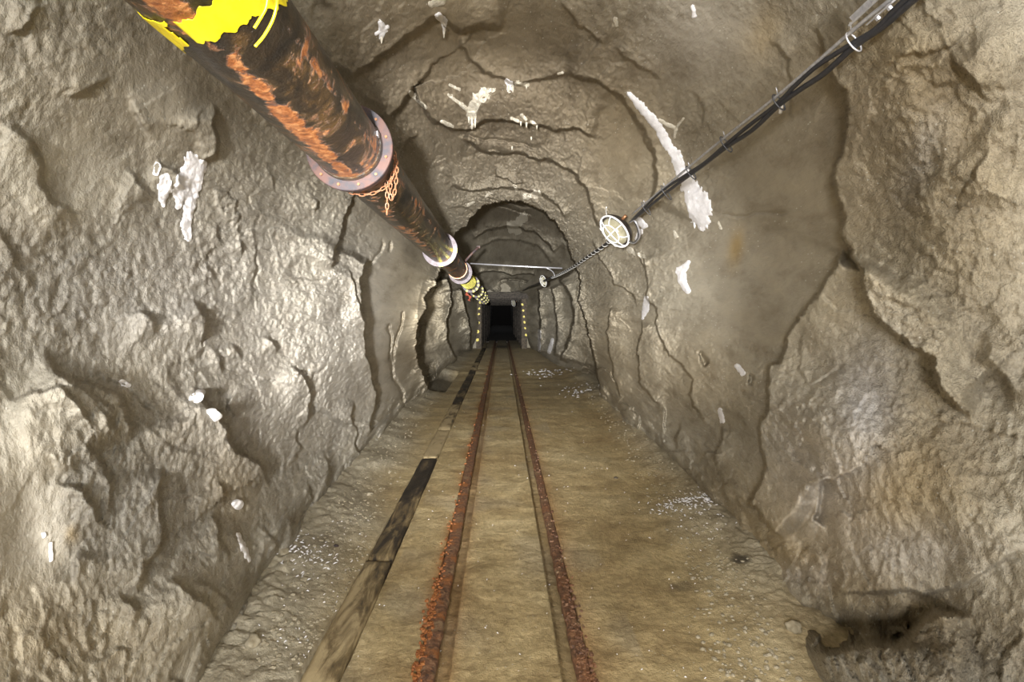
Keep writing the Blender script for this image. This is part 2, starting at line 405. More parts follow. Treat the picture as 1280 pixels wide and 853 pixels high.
warm = field(0.10, [(520, 400, 40, 110, 0, 0.35), (580, 70, 220, 130, 0, 0.50), (640, 110, 130, 60, 0, 0.3), (780, 190, 60, 90, 0, 0.35), (1150, 600, 110, 110, 0, 0.5), (1060, 640, 90, 80, 40, 0.45), (760, 470, 60, 110, 0, 0.28), (960, 230, 200, 200, 0, 0.10), (1120, 70, 80, 60, 0, 0.35),
                    (1180, 230, 130, 220, 0, 0.45), (230, 560, 120, 60, 40, 0.12), (60, 800, 200, 70, 0, 0.30), (875, 470, 60, 60, 0, 0.28), (900, 640, 90, 60, 0, 0.35), (290, 610, 30, 50, 0, 0.35), (990, 700, 90, 30, 20, 0.5), (1150, 790, 220, 60, 0, 0.3), (920, 310, 9, 22, 10, 0.9), (955, 40, 20, 40, 20, 0.4), (90, 668, 9, 12, 0, 0.8)])
pale = field(0.08, [(120, 370, 140, 90, 0, 0.38), (300, 350, 120, 110, 0, 0.25), (330, 520, 120, 100, 0, 0.30), (440, 420, 50, 110, 0, 0.30), (140, 640, 150, 100, 0, 0.22), (1082, 500, 38, 75, 5, 0.85), (1040, 620, 60, 60, 0, 0.45), (1130, 690, 90, 40, 0, 0.4), (860, 40, 70, 70, 0, 0.25),
                    (990, 560, 45, 60, 0, 0.25), (1010, 720, 45, 20, 0, 0.35), (690, 430, 12, 30, 0, 0.2), (1150, 200, 18, 60, 20, 0.25)])
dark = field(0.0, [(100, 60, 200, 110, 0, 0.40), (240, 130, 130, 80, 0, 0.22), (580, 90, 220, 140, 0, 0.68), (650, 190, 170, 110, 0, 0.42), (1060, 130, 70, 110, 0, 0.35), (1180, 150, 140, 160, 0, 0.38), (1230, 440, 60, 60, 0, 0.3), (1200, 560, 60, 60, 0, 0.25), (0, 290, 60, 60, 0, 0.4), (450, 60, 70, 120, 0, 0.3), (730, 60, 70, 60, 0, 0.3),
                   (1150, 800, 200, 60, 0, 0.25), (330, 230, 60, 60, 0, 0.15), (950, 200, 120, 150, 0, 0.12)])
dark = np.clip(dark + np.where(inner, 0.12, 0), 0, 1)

# --- broad shapes
bulge(1180, 140, 160, 200, 0.24, 0)
bulge(1090, 560, 110, 150, 0.22, 10)
bulge(1160, 330, 90, 90, 0.09)
bulge(1190, 640, 110, 90, 0.05)
bulge(150, 600, 150, 110, 0.03)
bulge(60, 560, 90, 80, 0.02, 20)
bulge(100, 700, 90, 80, 0.03)
bulge(250, 760, 70, 60, 0.07)
bulge(235, 160, 45, 45, 0.04)
bulge(100, 200, 90, 70, -0.05)
bulge(400, 420, 50, 110, 0.06)
bulge(640, 62, 70, 34, -0.05)
bulge(530, 60, 60, 50, -0.05)
bulge(620, 130, 90, 25, 0.05)
bulge(860, 40, 60, 60, 0.05)
bulge(770, 430, 18, 60, 0.05)
bulge(815, 450, 16, 50, 0.05)
bulge(840, 340, 30, 50, 0.04)
bulge(920, 480, 40, 40, 0.04)
bulge(900, 590, 50, 40, 0.05)
bulge(860, 560, 40, 30, 0.05)
bulge(1085, 788, 85, 20, -0.22, 3)
bulge(1225, 440, 40, 60, -0.06, -30)
bulge(1195, 140, 40, 70, -0.05, -25)
bulge(30, 650, 45, 90, -0.04)
bulge(372, 500, 22, 34, 0.03)
bulge(378, 250, 26, 22, 0.03)
bulge(228, 405, 28, 22, 0.035)
bulge(185, 415, 28, 20, 0.03)
bulge(322, 435, 25, 22, 0.02)
bulge(520, 340, 26, 40, -0.03)

# --- ledges and cracks, left side
ledge([(462, 322), (451, 350), (454, 364), (456, 406), (456, 432), (466, 465), (470, 494), (469, 519), (458, 548)], 0.16, 0.40, (430, 420), back=0.15)
ledge([(441, 238), (434, 270), (420, 307), (417, 338)], 0.07, 0.2, (400, 290))
ledge([(432, 330), (442, 352), (452, 385), (455, 410)], 0.03, 0.1, (425, 380))
groove([(487, 404), (490, 426), (489, 449), (492, 471), (504, 494), (507, 515)], 0.035, 0.014)
groove([(506, 388), (501, 409), (494, 432), (492, 455)], 0.03, 0.012)
groove([(477, 300), (475, 316), (462, 336)], 0.02, 0.012)
groove([(490, 300), (486, 318)], 0.02, 0.012)
ledge([(524, 455), (532, 464), (534, 478), (541, 492)], 0.12, 0.12, (515, 480), w=0.02)
ledge([(246, 488), (260, 508), (278, 527), (292, 555), (316, 576), (330, 592), (337, 610)], 0.11, 0.22, (250, 545), back=0.4)
ledge([(203, 580), (206, 629), (196, 677), (185, 704), (168, 752)], 0.06, 0.14, (180, 650), back=0.4)
ledge([(213, 711), (234, 735), (268, 766), (282, 786)], 0.07, 0.14, (230, 765), back=0.4)
ledge([(238, 716), (262, 735), (290, 765), (302, 782)], 0.04, 0.08, (250, 745))
ledge([(52, 438), (81, 460), (116, 470), (141, 495), (151, 516), (168, 556)], 0.075, 0.18, (90, 520), back=0.5)
ledge([(70, 455), (110, 480), (132, 515), (152, 553)], 0.05, 0.10, (90, 520))
ledge([(256, 640), (278, 663), (288, 690), (284, 706)], 0.07, 0.10, (255, 680), back=0.4)
ledge([(268, 596), (277, 614), (278, 640)], 0.05, 0.08, (262, 620))
ledge([(292, 655), (304, 680), (312, 700)], 0.04, 0.06, (295, 690))
ledge([(360, 452), (384, 474), (390, 504), (381, 538)], 0.06, 0.14, (365, 500))
ledge([(328, 414), (344, 428), (346, 446)], 0.045, 0.09, (328, 435))
ledge([(238, 372), (255, 389), (258, 416), (252, 438)], 0.06, 0.11, (235, 410))
ledge([(158, 387), (188, 391), (204, 415)], 0.05, 0.10, (175, 410))
ledge([(288, 428), (304, 452)], 0.035, 0.06, (285, 450))
ledge([(272, 438), (280, 452), (276, 470)], 0.03, 0.06, (268, 455))
ledge([(265, 126), (276, 165), (271, 193), (246, 203)], 0.06, 0.16, (245, 170))
ledge([(197, 192), (218, 211), (221, 232), (206, 254)], 0.05, 0.10, (200, 225))
ledge([(150, 210), (172, 218), (190, 232), (204, 252)], 0.04, 0.14, (165, 245))
ledge([(158, 105), (164, 130), (183, 162), (200, 182)], 0.035, 0.10, (190, 130))
ledge([(252, 130), (250, 152), (240, 170)], 0.02, 0.06, (235, 150))
ledge([(0, 150), (35, 176), (49, 211), (62, 245), (100, 275)], 0.05, 0.18, (20, 230))
ledge([(75, 122), (110, 116), (145, 98)], 0.025, 0.08, (110, 90))
ledge([(0, 40), (30, 30), (60, 10)], 0.03, 0.08, (10, 15))
ledge([(340, 210), (345, 240)], 0.02, 0.05, (330, 225))
ledge([(382, 236), (396, 248), (394, 270)], 0.035, 0.07, (380, 255))
ledge([(296, 292), (300, 320)], 0.03, 0.06, (290, 305))
ledge([(258, 327), (270, 350)], 0.03, 0.06, (255, 345))
ledge([(272, 280), (278, 308)], 0.03, 0.05, (265, 295))
ledge([(444, 500), (442, 540), (454, 575), (458, 602)], 0.06, 0.10, (430, 545))
ledge([(440, 596), (436, 612), (430, 636)], 0.05, 0.08, (425, 615))
ledge([(384, 598), (389, 620), (380, 640)], 0.035, 0.06, (376, 615))
ledge([(354, 640), (362, 655), (367, 676)], 0.045, 0.06, (350, 665))
ledge([(325, 655), (338, 672), (346, 695)], 0.04, 0.06, (325, 680))
ledge([(374, 530), (372, 560), (360, 590)], 0.03, 0.06, (362, 560))
ledge([(390, 500), (386, 520), (378, 540)], 0.03, 0.06, (378, 515))
ledge([(100, 545), (130, 570), (140, 600), (142, 640)], 0.04, 0.08, (110, 610))
ledge([(65, 612), (100, 615), (125, 640), (140, 665)], 0.05, 0.09, (90, 650))
ledge([(98, 680), (96, 710), (92, 738)], 0.045, 0.07, (110, 715))
ledge([(55, 560), (80, 600)], 0.02, 0.06, (80, 570))
ledge([(0, 505), (40, 486), (75, 478), (100, 500), (118, 540)], 0.04, 0.12, (60, 530))
groove([(125, 470), (165, 492), (205, 518)], 0.015, 0.006)
ledge([(300, 480), (285, 505), (295, 530)], 0.03, 0.08, (320, 505))
ledge([(408, 560), (412, 590), (404, 618)], 0.035, 0.06, (398, 590))
ledge([(345, 740), (380, 715), (400, 690)], 0.05, 0.08, (350, 710))
ledge([(150, 740), (165, 765), (170, 800)], 0.04, 0.08, (140, 780))
# --- right side
ledge([(1010, 40), (1040, 85), (1058, 116), (1056, 158), (1050, 200), (1045, 240), (1056, 271), (1053, 290), (1069, 319), (1079, 346), (1077, 366), (1092, 393), (1120, 417), (1143, 440), (1165, 450), (1172, 483), (1194, 512), (1215, 530)], 0.24, 0.55, (1160, 280), back=0.10, w=0.005)
ledge([(1056, 305), (1034, 350), (1014, 374), (991, 409), (967, 460), (960, 510), (948, 534), (949, 570), (950, 600), (937, 628), (952, 650), (985, 680)], 0.26, 0.50, (1040, 520), back=0.12, w=0.005)
ledge([(1045, 590), (1034, 606), (1030, 626), (1022, 645), (1035, 668)], 0.09, 0.14, (1000, 620), back=0.5)
ledge([(992, 776), (1034, 800), (1078, 804), (1123, 803), (1152, 786), (1178, 772), (1225, 768)], 0.28, 0.30, (1100, 840), back=0.35, w=0.012)
ledge([(1040, 745), (1100, 738), (1150, 745), (1176, 744), (1212, 729), (1241, 708), (1290, 680)], 0.06, 0.25, (1150, 700), back=0.3)
ledge([(990, 700), (1010, 690), (1030, 700), (1035, 725)], 0.04, 0.08, (1000, 720))
ledge([(1190, 60), (1211, 84), (1225, 105), (1241, 130)], 0.07, 0.15, (1250, 80))
ledge([(1100, 86), (1148, 74), (1197, 46), (1230, 20)], 0.035, 0.10, (1150, 50))
ledge([(1290, 108), (1246, 148), (1218, 183), (1169, 218), (1120, 264)], 0.05, 0.16, (1230, 220), w=0.03)
ledge([(1250, 186), (1222, 210), (1211, 232), (1207, 262)], 0.05, 0.14, (1245, 250))
ledge([(1170, 375), (1200, 400), (1230, 400), (1290, 470)], 0.03, 0.15, (1250, 350), w=0.03)
ledge([(1227, 410), (1232, 450), (1255, 480), (1290, 515)], 0.08, 0.20, (1275, 420), w=0.02)
ledge([(1150, 480), (1172, 510), (1185, 560)], 0.03, 0.10, (1200, 500), w=0.02)
ledge([(738, 300), (750, 322), (760, 339), (770, 356), (791, 367), (796, 384)], 0.05, 0.10, (790, 340))
ledge([(803, 316), (809, 350), (806, 370), (823, 386), (819, 402), (830, 437), (851, 458), (866, 472), (859, 493), (869, 511), (884, 531)], 0.08, 0.16, (880, 420))
ledge([(803, 400), (796, 441), (798, 476), (809, 493), (828, 508)], 0.09, 0.12, (815, 450))
ledge([(763, 384), (758, 415), (760, 441), (768, 472), (775, 500)], 0.07, 0.12, (780, 440))
ledge([(790, 310), (800, 322), (806, 340)], 0.04, 0.05, (812, 315))
groove([(875, 438), (882, 458)], 0.06, 0.010, 0.02)
groove([(938, 468), (934, 486)], 0.05, 0.010, 0.02)
ledge([(850, 525), (845, 545), (848, 565)], 0.05, 0.07, (865, 545))
ledge([(828, 505), (833, 525), (828, 548)], 0.05, 0.07, (815, 530))
ledge([(908, 525), (900, 545), (896, 568), (905, 585)], 0.05, 0.08, (920, 560))
ledge([(740, 462), (752, 458), (763, 464), (770, 480)], 0.06, 0.08, (755, 480))
ledge([(775, 500), (790, 510), (800, 525), (795, 545)], 0.05, 0.08, (782, 530))
ledge([(870, 580), (885, 560), (910, 570)], 0.04, 0.07, (885, 590))
ledge([(920, 590), (905, 610), (912, 640)], 0.04, 0.07, (930, 620))
groove([(900, 270), (930, 272), (990, 262)], 0.012, 0.006)
ledge([(768, 55), (786, 74), (805, 88), (828, 98)], 0.045, 0.12, (820, 70))
ledge([(700, 0), (720, 30), (760, 60)], 0.04, 0.12, (760, 20))
ledge([(955, 40), (975, 70), (990, 110), (996, 150)], 0.03, 0.10, (1010, 80))
ledge([(860, 110), (880, 140), (870, 165)], 0.015, 0.08, (890, 130))
# --- roof
ledge([(574, 33), (573, 56), (585, 77), (610, 93), (645, 102), (680, 102), (712, 88)], 0.05, 0.10, (640, 60), w=0.010)
ledge([(430, 110), (455, 84), (490, 63), (515, 39), (554, 21), (575, 35), (603, 32), (630, 40)], 0.10, 0.20, (520, 0), w=0.010)
ledge([(700, 86), (737, 102), (772, 123), (796, 148), (814, 183), (820, 225), (812, 262)], 0.09, 0.22, (830, 130), w=0.012)
ledge([(480, 158), (501, 134), (515, 114), (522, 130), (543, 151), (564, 161), (589, 164), (610, 151), (649, 155), (680, 158), (724, 164), (745, 172)], 0.11, 0.22, (620, 120), w=0.010)
ledge([(575, 176), (610, 192), (666, 197), (694, 204), (719, 218), (737, 246), (746, 285)], 0.10, 0.18, (730, 180), w=0.012)
ledge([(494, 205), (503, 190), (524, 162)], 0.06, 0.12, (490, 165))
ledge([(617, 206), (622, 218), (640, 230), (658, 228)], 0.05, 0.09, (640, 212))
ledge([(560, 232), (590, 240), (640, 236), (690, 250), (708, 275)], 0.06, 0.09, (640, 215), w=0.012)
ledge([(672, 192), (680, 200), (676, 208)], 0.03, 0.05, (668, 196))
ledge([(549, 25), (560, 35), (556, 48)], 0.03, 0.05, (545, 40))
for k, (y0, n) in enumerate([(168, 5), (182, 4), (245, 5), (252, 4)]):
    groove([(570 + 12 * k, y0), (600 + 8 * k, y0 + 6), (640, y0 + 10), (680 - 4 * k, y0 + 18)], 0.02, 0.010)
# --- recess walls
ledge([(561, 345), (564, 362), (565, 381), (559, 404), (562, 432), (573, 452)], 0.22, 0.25, (545, 400), w=0.02, back=0.1)
ledge([(578, 360), (581, 380), (586, 398), (589, 415), (589, 440)], 0.20, 0.25, (572, 400), w=0.025, back=0.1)
ledge([(698, 349), (712, 370), (717, 395), (714, 415), (703, 441), (700, 452)], 0.18, 0.30, (725, 400), w=0.02, back=0.1)
ledge([(688, 358), (693, 388), (696, 416), (692, 446)], 0.12, 0.2, (703, 400), w=0.02)
ledge([(671, 360), (673, 388), (674, 415), (672, 441)], 0.14, 0.25, (683, 400), w=0.03)
ledge([(590, 300), (610, 288), (640, 284), (670, 292), (695, 318)], 0.09, 0.12, (640, 268), w=0.015)
ledge([(585, 322), (605, 306), (640, 300), (672, 308), (690, 330)], 0.05, 0.12, (640, 290), w=0.02)
ledge([(592, 345), (640, 345), (670, 344)], 0.08, 0.2, (640, 330), w=0.02)
groove([(625, 352), (660, 353)], 0.04, 0.03)

# --- natural relief
X3, Y3, Z3 = q3(np.where(inner, Rf, Rn))
YN = 1.45 * np.log(Y3 + 0.25)
n_a = noise(X3, YN, Z3, 1.7, 3); n_b = noise(X3, YN, Z3, 4.3, 11)
n_c = noise(X3, YN, Z3, 10, 5); n_d = noise(X3, YN, Z3, 27, 7); n_e = noise(X3, YN, Z3, 58, 1)
rid = 1 - np.abs(n_b) * 2
fade = sstep(0.01, 0.05, np.abs(DR)) * 0.6 + 0.4
def saw(n, k):
    f = n * k; f = f - np.floor(f)
    return np.where(f < 0.93, f / 0.93, (1 - f) / 0.07) - 0.5
wx_ = noise(X3, YN, Z3, 6.5, 31) * 0.09 + noise(X3, YN, Z3, 21, 33) * 0.03 + noise(X3, YN, Z3, 48, 35) * 0.012
sa = saw(noise(X3 + wx_, YN, Z3 * 0.8 + wx_, 1.5, 40), 2.6); sb = saw(noise(X3 - wx_, YN, Z3 + wx_, 4.2, 44), 1.7)
ma = sstep(-0.15, 0.35, noise(X3, YN, Z3, 1.6, 50)); mb = sstep(0.0, 0.35, noise(X3, YN, Z3, 2.6, 54))
far_ = sstep(4, 9, Y3)
R -= fade * (0.050 * n_a + 0.012 * n_b)
R -= np.where(inner, 0.4, 1.0) * fade * (0.034 * sa * ma * rough + 0.012 * sb * mb * rough)
sc_ = saw(noise(X3 + wx_ * 0.5, YN - wx_ * 0.5, Z3 + wx_ * 0.3, 8.5, 61), 1.35); mc = sstep(-0.25, 0.2, noise(X3, YN, Z3, 3.3, 64))
sd_ = saw(noise(X3 + wx_ * 0.3, YN, Z3 - wx_ * 0.3, 19, 71), 1.2)
R -= np.where(inner, 0.3, 1.0) * sstep(0.25, 0.8, rough) * (0.014 * sc_ * mc + 0.006 * sd_ * (1 - 0.5 * mc))
vr = blob(1180, 830, 190, 60) + 0.4 * blob(1080, 700, 120, 70) + 0.4 * blob(120, 800, 160, 60)
R -= vr * (0.035 * sc_ + 0.018 * sd_ + 0.02 * n_c)
ft = np.exp(-((R * np.sin(A_) + 1.36) / 0.20) ** 2) * (Y3 < 12)
R -= ft * (0.13 * np.clip(noise(X3, YN, Z3, 3.4, 81), -0.2, 1) + 0.05 * noise(X3, YN, Z3, 9, 83) + 0.02 * sc_)
R -= np.where(inner, 0.4, 1.0) * rough * (0.007 * n_c + 0.0115 * n_d + 0.006 * (1 - 2 * np.abs(n_d)) * np.clip(n_c + 0.3, 0, 1))
R -= np.clip(rough + 0.1, 0, 1) * 0.0070 * n_e * (Y3 < 9)
R = np.where(inner, np.minimum(R, 21.2 * RHO / F), R)
R = np.maximum(R, 0.3)
XW, YW, ZW = R * np.cos(A_), F * R / RHO, R * np.sin(A_) + H

def rock_at(px, py, lift=0.0):
    """point on the rock in the direction of a point of the survey photograph"""
    a, s = to_q(px, py)
    i = np.interp(a, av, np.arange(NA)); j = np.interp(s, sv, np.arange(len(sv)))
    i0, j0 = min(int(i), NA - 2), min(int(j), len(sv) - 2); u, v = i - i0, j - j0
    r = (R[i0, j0] * (1 - u) * (1 - v) + R[i0 + 1, j0] * u * (1 - v) + R[i0, j0 + 1] * (1 - u) * v + R[i0 + 1, j0 + 1] * u * v)
    rr = r - lift
    return Vector((rr * math.cos(a), F * r / math.exp(s), rr * math.sin(a) + H))

# extension of the drift behind the camera
Yb = np.concatenate([np.arange(0.85, -1.5, -0.03), np.arange(-1.5, -4.6, -0.25)])
def stack(arr, ext): return np.concatenate([arr, ext], 1)
Rl = R[:, -1]; Ylast = YW[:, -1]
ex = np.empty((NA, len(Yb), 3))
for k, yb in enumerate(Yb):
    t = min(1, (0.85 - yb) / 2.0 + 0.01)
    nb_ = 0.12 * noise(np.cos(av) * 1.5, np.sin(av) * 1.5, av * 0 + yb, 1.3) + 0.03 * noise(np.cos(av) * 1.5, np.sin(av) * 1.5, av * 0 + yb, 5) + 0.012 * noise(np.cos(av) * 1.5, np.sin(av) * 1.5, av * 0 + yb, 16)
    rr = Rl + (np.maximum(Rl, 1.35) - Rl) * t + nb_ * min(1, t * 6)
    ex[:, k, 0] = rr * np.cos(av); ex[:, k, 1] = np.minimum(yb, Ylast - 0.012 * (k + 1)); ex[:, k, 2] = rr * np.sin(av) + H
XW2, YW2, ZW2 = stack(XW, ex[:, :, 0]), stack(YW, ex[:, :, 1]), stack(ZW, ex[:, :, 2])
def edgepad(f): return np.concatenate([f, np.repeat(f[:, -1:], len(Yb), 1)], 1)
RX, RY, RZ = X3, YN, Z3
RESTA = np.stack([edgepad(RX), np.concatenate([RY, RY[:, -1:] - (Ylast[:, None] - ex[:, :, 1])], 1), edgepad(RZ)], -1)
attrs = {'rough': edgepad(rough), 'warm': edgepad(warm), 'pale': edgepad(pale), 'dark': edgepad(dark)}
# doorway for the timbered drift
hole = (XP > 598.5) & (XP < 656.5) & (YP > 369) & inner
hole = np.concatenate([hole, np.zeros((NA, len(Yb)), bool)], 1)
hf = hole[:-1, :-1] & hole[1:, :-1] & hole[:-1, 1:] & hole[1:, 1:]
def rock_piece(name, d0, d1):
    i0, i1 = np.searchsorted(np.degrees(av), [d0, d1]); i1 = min(i1 + 1, NA); sl = slice(i0, i1)
    me, used = grid_mesh(name, XW2[sl], YW2[sl], ZW2[sl], ~hf[i0:i1 - 1])
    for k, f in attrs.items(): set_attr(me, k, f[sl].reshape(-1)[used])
    at_ = me.attributes.new('rest', 'FLOAT_VECTOR', 'POINT'); at_.data.foreach_set('vector', RESTA[sl].reshape(-1, 3)[used].astype(np.float32).ravel())
    return tag(link(name, me, M['rock']), kind='structure')
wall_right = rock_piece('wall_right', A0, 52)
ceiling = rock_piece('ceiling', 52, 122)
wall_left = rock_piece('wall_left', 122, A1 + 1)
def host(px, py):
    d = math.degrees(to_q(px, py)[0]); return wall_right if d < 52 else (ceiling if d < 122 else wall_left)

# ------------------------------------------------------------------ floor
RL0, RL1, GL = -0.346, -0.270, -0.214        # left rail head, flangeway
RR0, RR1, GR = 0.302, 0.366, 0.246
PL0, PL1 = -0.795, -0.645                    # timber strip
def split(a, b, n): return list(np.linspace(a, b, n))
xs = split(-2.6, -1.5, 50) + split(-1.49, PL0 - 0.004, 90) + [PL0, PL0 + 0.001, PL1 + 0.009, PL1 + 0.011] + split(PL1 + 0.018, RL0 - 0.008, 40) + [RL0 - 0.003, RL0 - 0.002, RL1 + 0.0, GL, GL + 0.004] \
     + split(GL + 0.014, GR - 0.014, 70) + [GR - 0.004, GR, RR0, RR1 + 0.002, RR1 + 0.003] + split(RR1 + 0.01, 1.6, 150) + split(1.61, 2.8, 60)
xs = np.array(xs)
pyv = np.concatenate([np.arange(431.0, 470, 0.7), np.arange(470.0, 880, 1.25)])
ys = F * H / (pyv - VY); ys = np.concatenate([[27.0, 24.5], ys, [1.6, 1.0, 0, -2, -4.5]])
FX, FY = np.meshgrid(xs, ys, indexing='ij')
fn = 0.012 * noise(FX, FY, FX * 0, 1.6) + 0.006 * noise(FX, FY, FX * 0, 6, 2) + 0.0028 * noise(FX * 0.6, FY, FX * 0, 22, 4) + 0.0015 * noise(FX, FY, FX * 0, 60, 8)
fn += sstep(6, 10, FY) * 0.016 * noise(FX * 0.25, FY, FX * 0, 4.2, 6)
wob = 0.16 * noise(FX * 0, FY, FX * 0, 0.9, 12) + 0.10 * noise(FX * 0.5, FY, FX * 0, 3.1, 14)
bl = wob + np.interp(FY, [2, 3, 4.5, 9.5], [0.95, 1.10, 1.26, 1.42]); br = wob + np.interp(FY, [2, 3, 4.5, 9.5], [1.10, 1.32, 1.48, 1.75])
eL = sstep(-0.38, 0.25, -FX - bl); eR = sstep(-0.35, 0.25, FX - br) * (0.25 + 0.75 * sstep(1.9, 3.0, FY))
edge = np.maximum(eL, eR)
rub = np.abs(noise(FX, FY, FX * 0, 9, 3)) * 0.06 + np.abs(noise(FX, FY, FX * 0, 22, 5)) * 0.03 + np.abs(noise(FX, FY, FX * 0, 50, 9)) * 0.010
FZ = fn + edge * (0.10 + rub * 0.45) * sstep(21, 15, FY)
near_rub = sstep(-0.55, -0.1, -FX - bl)
FZ += near_rub * 0.08 * rub * (FY < 12)
# slots for the rails and the bedding of the timber strip
inL = (FX > RL0 - 0.0025) & (FX < GL + 0.002); inR = (FX > GR - 0.002) & (FX < RR1 + 0.0025)
flow = 0.012 * noise(FX * 0, FY, FX * 0, 1.6) * 0
FZ = np.where(inL | inR, -0.062 + 0.008 * noise(FX, FY, FX * 0, 14), FZ)
FZ = np.where((FX > PL0 - 0.0005) & (FX < PL1 + 0.010), -0.05, FZ)
# pit on the left of the recess
pit = sstep(-1.02, -1.12, FX) * sstep(9.3, 9.6, FY) * sstep(12.7, 12.4, FY)
FZ -= 0.22 * pit
me, used = grid_mesh('floor', FX, FY, FZ)
fp = np.clip(edge * 0.9 + near_rub * 0.5 + 0.35 * sstep(0.1, 0.6, noise(FX, FY, FX * 0, 2.3, 8)) * (np.abs(FX) < 0.6) + 0.45 * sstep(12, 17, FY), 0, 0.95)
dl = np.minimum(np.abs(FX - RL0 - 0.02), 9); rust = 0.85 * np.exp(-np.clip(RL0 - FX, 0, 9) / 0.035) * (FX < RL0) * sstep(-0.5, 0.35, noise(FX * 2, FY, FX * 0, 2.2, 5)) \
     + 0.45 * np.exp(-np.clip(FX - GL, 0, 9) / 0.03) * (FX > GL) * (FX < 0) + 0.5 * np.exp(-np.clip(FX - RR1, 0, 9) / 0.05) * (FX > RR1) + inL * 0.35 + inR * 0.15
def spotm(px, py, rx, ry):
    Y = F * H / (py - VY); x = (px - VX) / F * Y
    sx = rx / F * Y; sy = ry * Y * Y / (F * H)
    ww = 0.35 * noise(FX, FY, FX * 0, 20, 3)
    return sstep(1.3, 0.5, np.hypot((FX - x) / sx, (FY - Y) / sy) + ww)
dk = 0.85 * spotm(925, 715, 11, 7) + 0.45 * spotm(853, 733, 18, 6) + 0.4 * spotm(560, 660, 8, 5) * 0 + 0.9 * pit * 0.6  # pit floor also darkened: the rim's shadow painted into the colour
dk += 0.75 * (np.abs(FX) < GR) * np.exp(-((FY - 22.0) / 0.8) ** 2) + 0.3 * (np.abs(FX) < GR) * np.exp(-((FY - 11.0) / 0.5) ** 2) * sstep(0.0, 0.4, noise(FX, FY, FX * 0, 3))
for nm, f in (('pale', fp), ('rust', np.clip(rust, 0, 0.95)), ('dark', np.clip(dk, 0, 1))): set_attr(me, nm, f.reshape(-1)[used])
floor = tag(link('floor', me, M['floor']), kind='structure')
def floor_z(x, y):
    i = int(np.argmin(np.abs(xs - x))); j = int(np.argmin(np.abs(ys - y))); return float(FZ[i, j])

# timber strip planks
cuts = [-1.0, 3.02, 5.15, 6.35, 8.2, 9.7, 11.2, 13.1, 15.0, 16.8, 18.9, 21.0]
shade = [0.30, 0.74, 0.10, 0.30, 0.72, 0.85, 0.78, 0.35, 0.8, 0.75, 0.85]
strip = empty('timber_strip', (-0.72, 3, 0), 'long narrow strip of stained planks let into the floor left of the rails', 'plank strip')
for k, (y0, y1) in enumerate(zip(cuts[:-1], cuts[1:])):
    n = 60 if y1 < 7 else 24
    yy = np.linspace(max(y0, 1.7) + 0.006, y1 - 0.006, n) if k == 0 else np.linspace(y0 + 0.006, y1 - 0.006, n)
    if k == 0: yy = np.concatenate([[y0], yy])
    xx = np.array([PL0 + 0.001, PL0 + 0.003] + list(np.linspace(PL0 + 0.02, PL1 - 0.02, 9)) + [PL1 - 0.004, PL1 - 0.001])
    PX, PY = np.meshgrid(xx, yy, indexing='ij')
    zt = 0.006 + 0.012 * noise(PX, PY, PX * 0, 1.6) + 0.006 * noise(PX, PY, PX * 0, 6, 2) + 0.003 * noise(PX, PY * 0.3, PX * 0, 18, k) 
    zt[0] = -0.045; zt[-1] = -0.045; zt[:, 0] -= 0.03; zt[:, -1] -= 0.03
    me, used = grid_mesh('plank', PX, PY, zt)
    g = shade[k] + 0.35 * noise(PX, PY * 0.6, PX * 0, 3, k)
    if k == 1: g = g + 0.35 * sstep(3.8, 4.2, PY)
    if k == 0: g = g + 0.35 * sstep(2.5, 2.9, PY)
    set_attr(me, 'dark', np.clip(g, 0, 1).reshape(-1)[used])
    link('plank', me, M['plank'], strip)

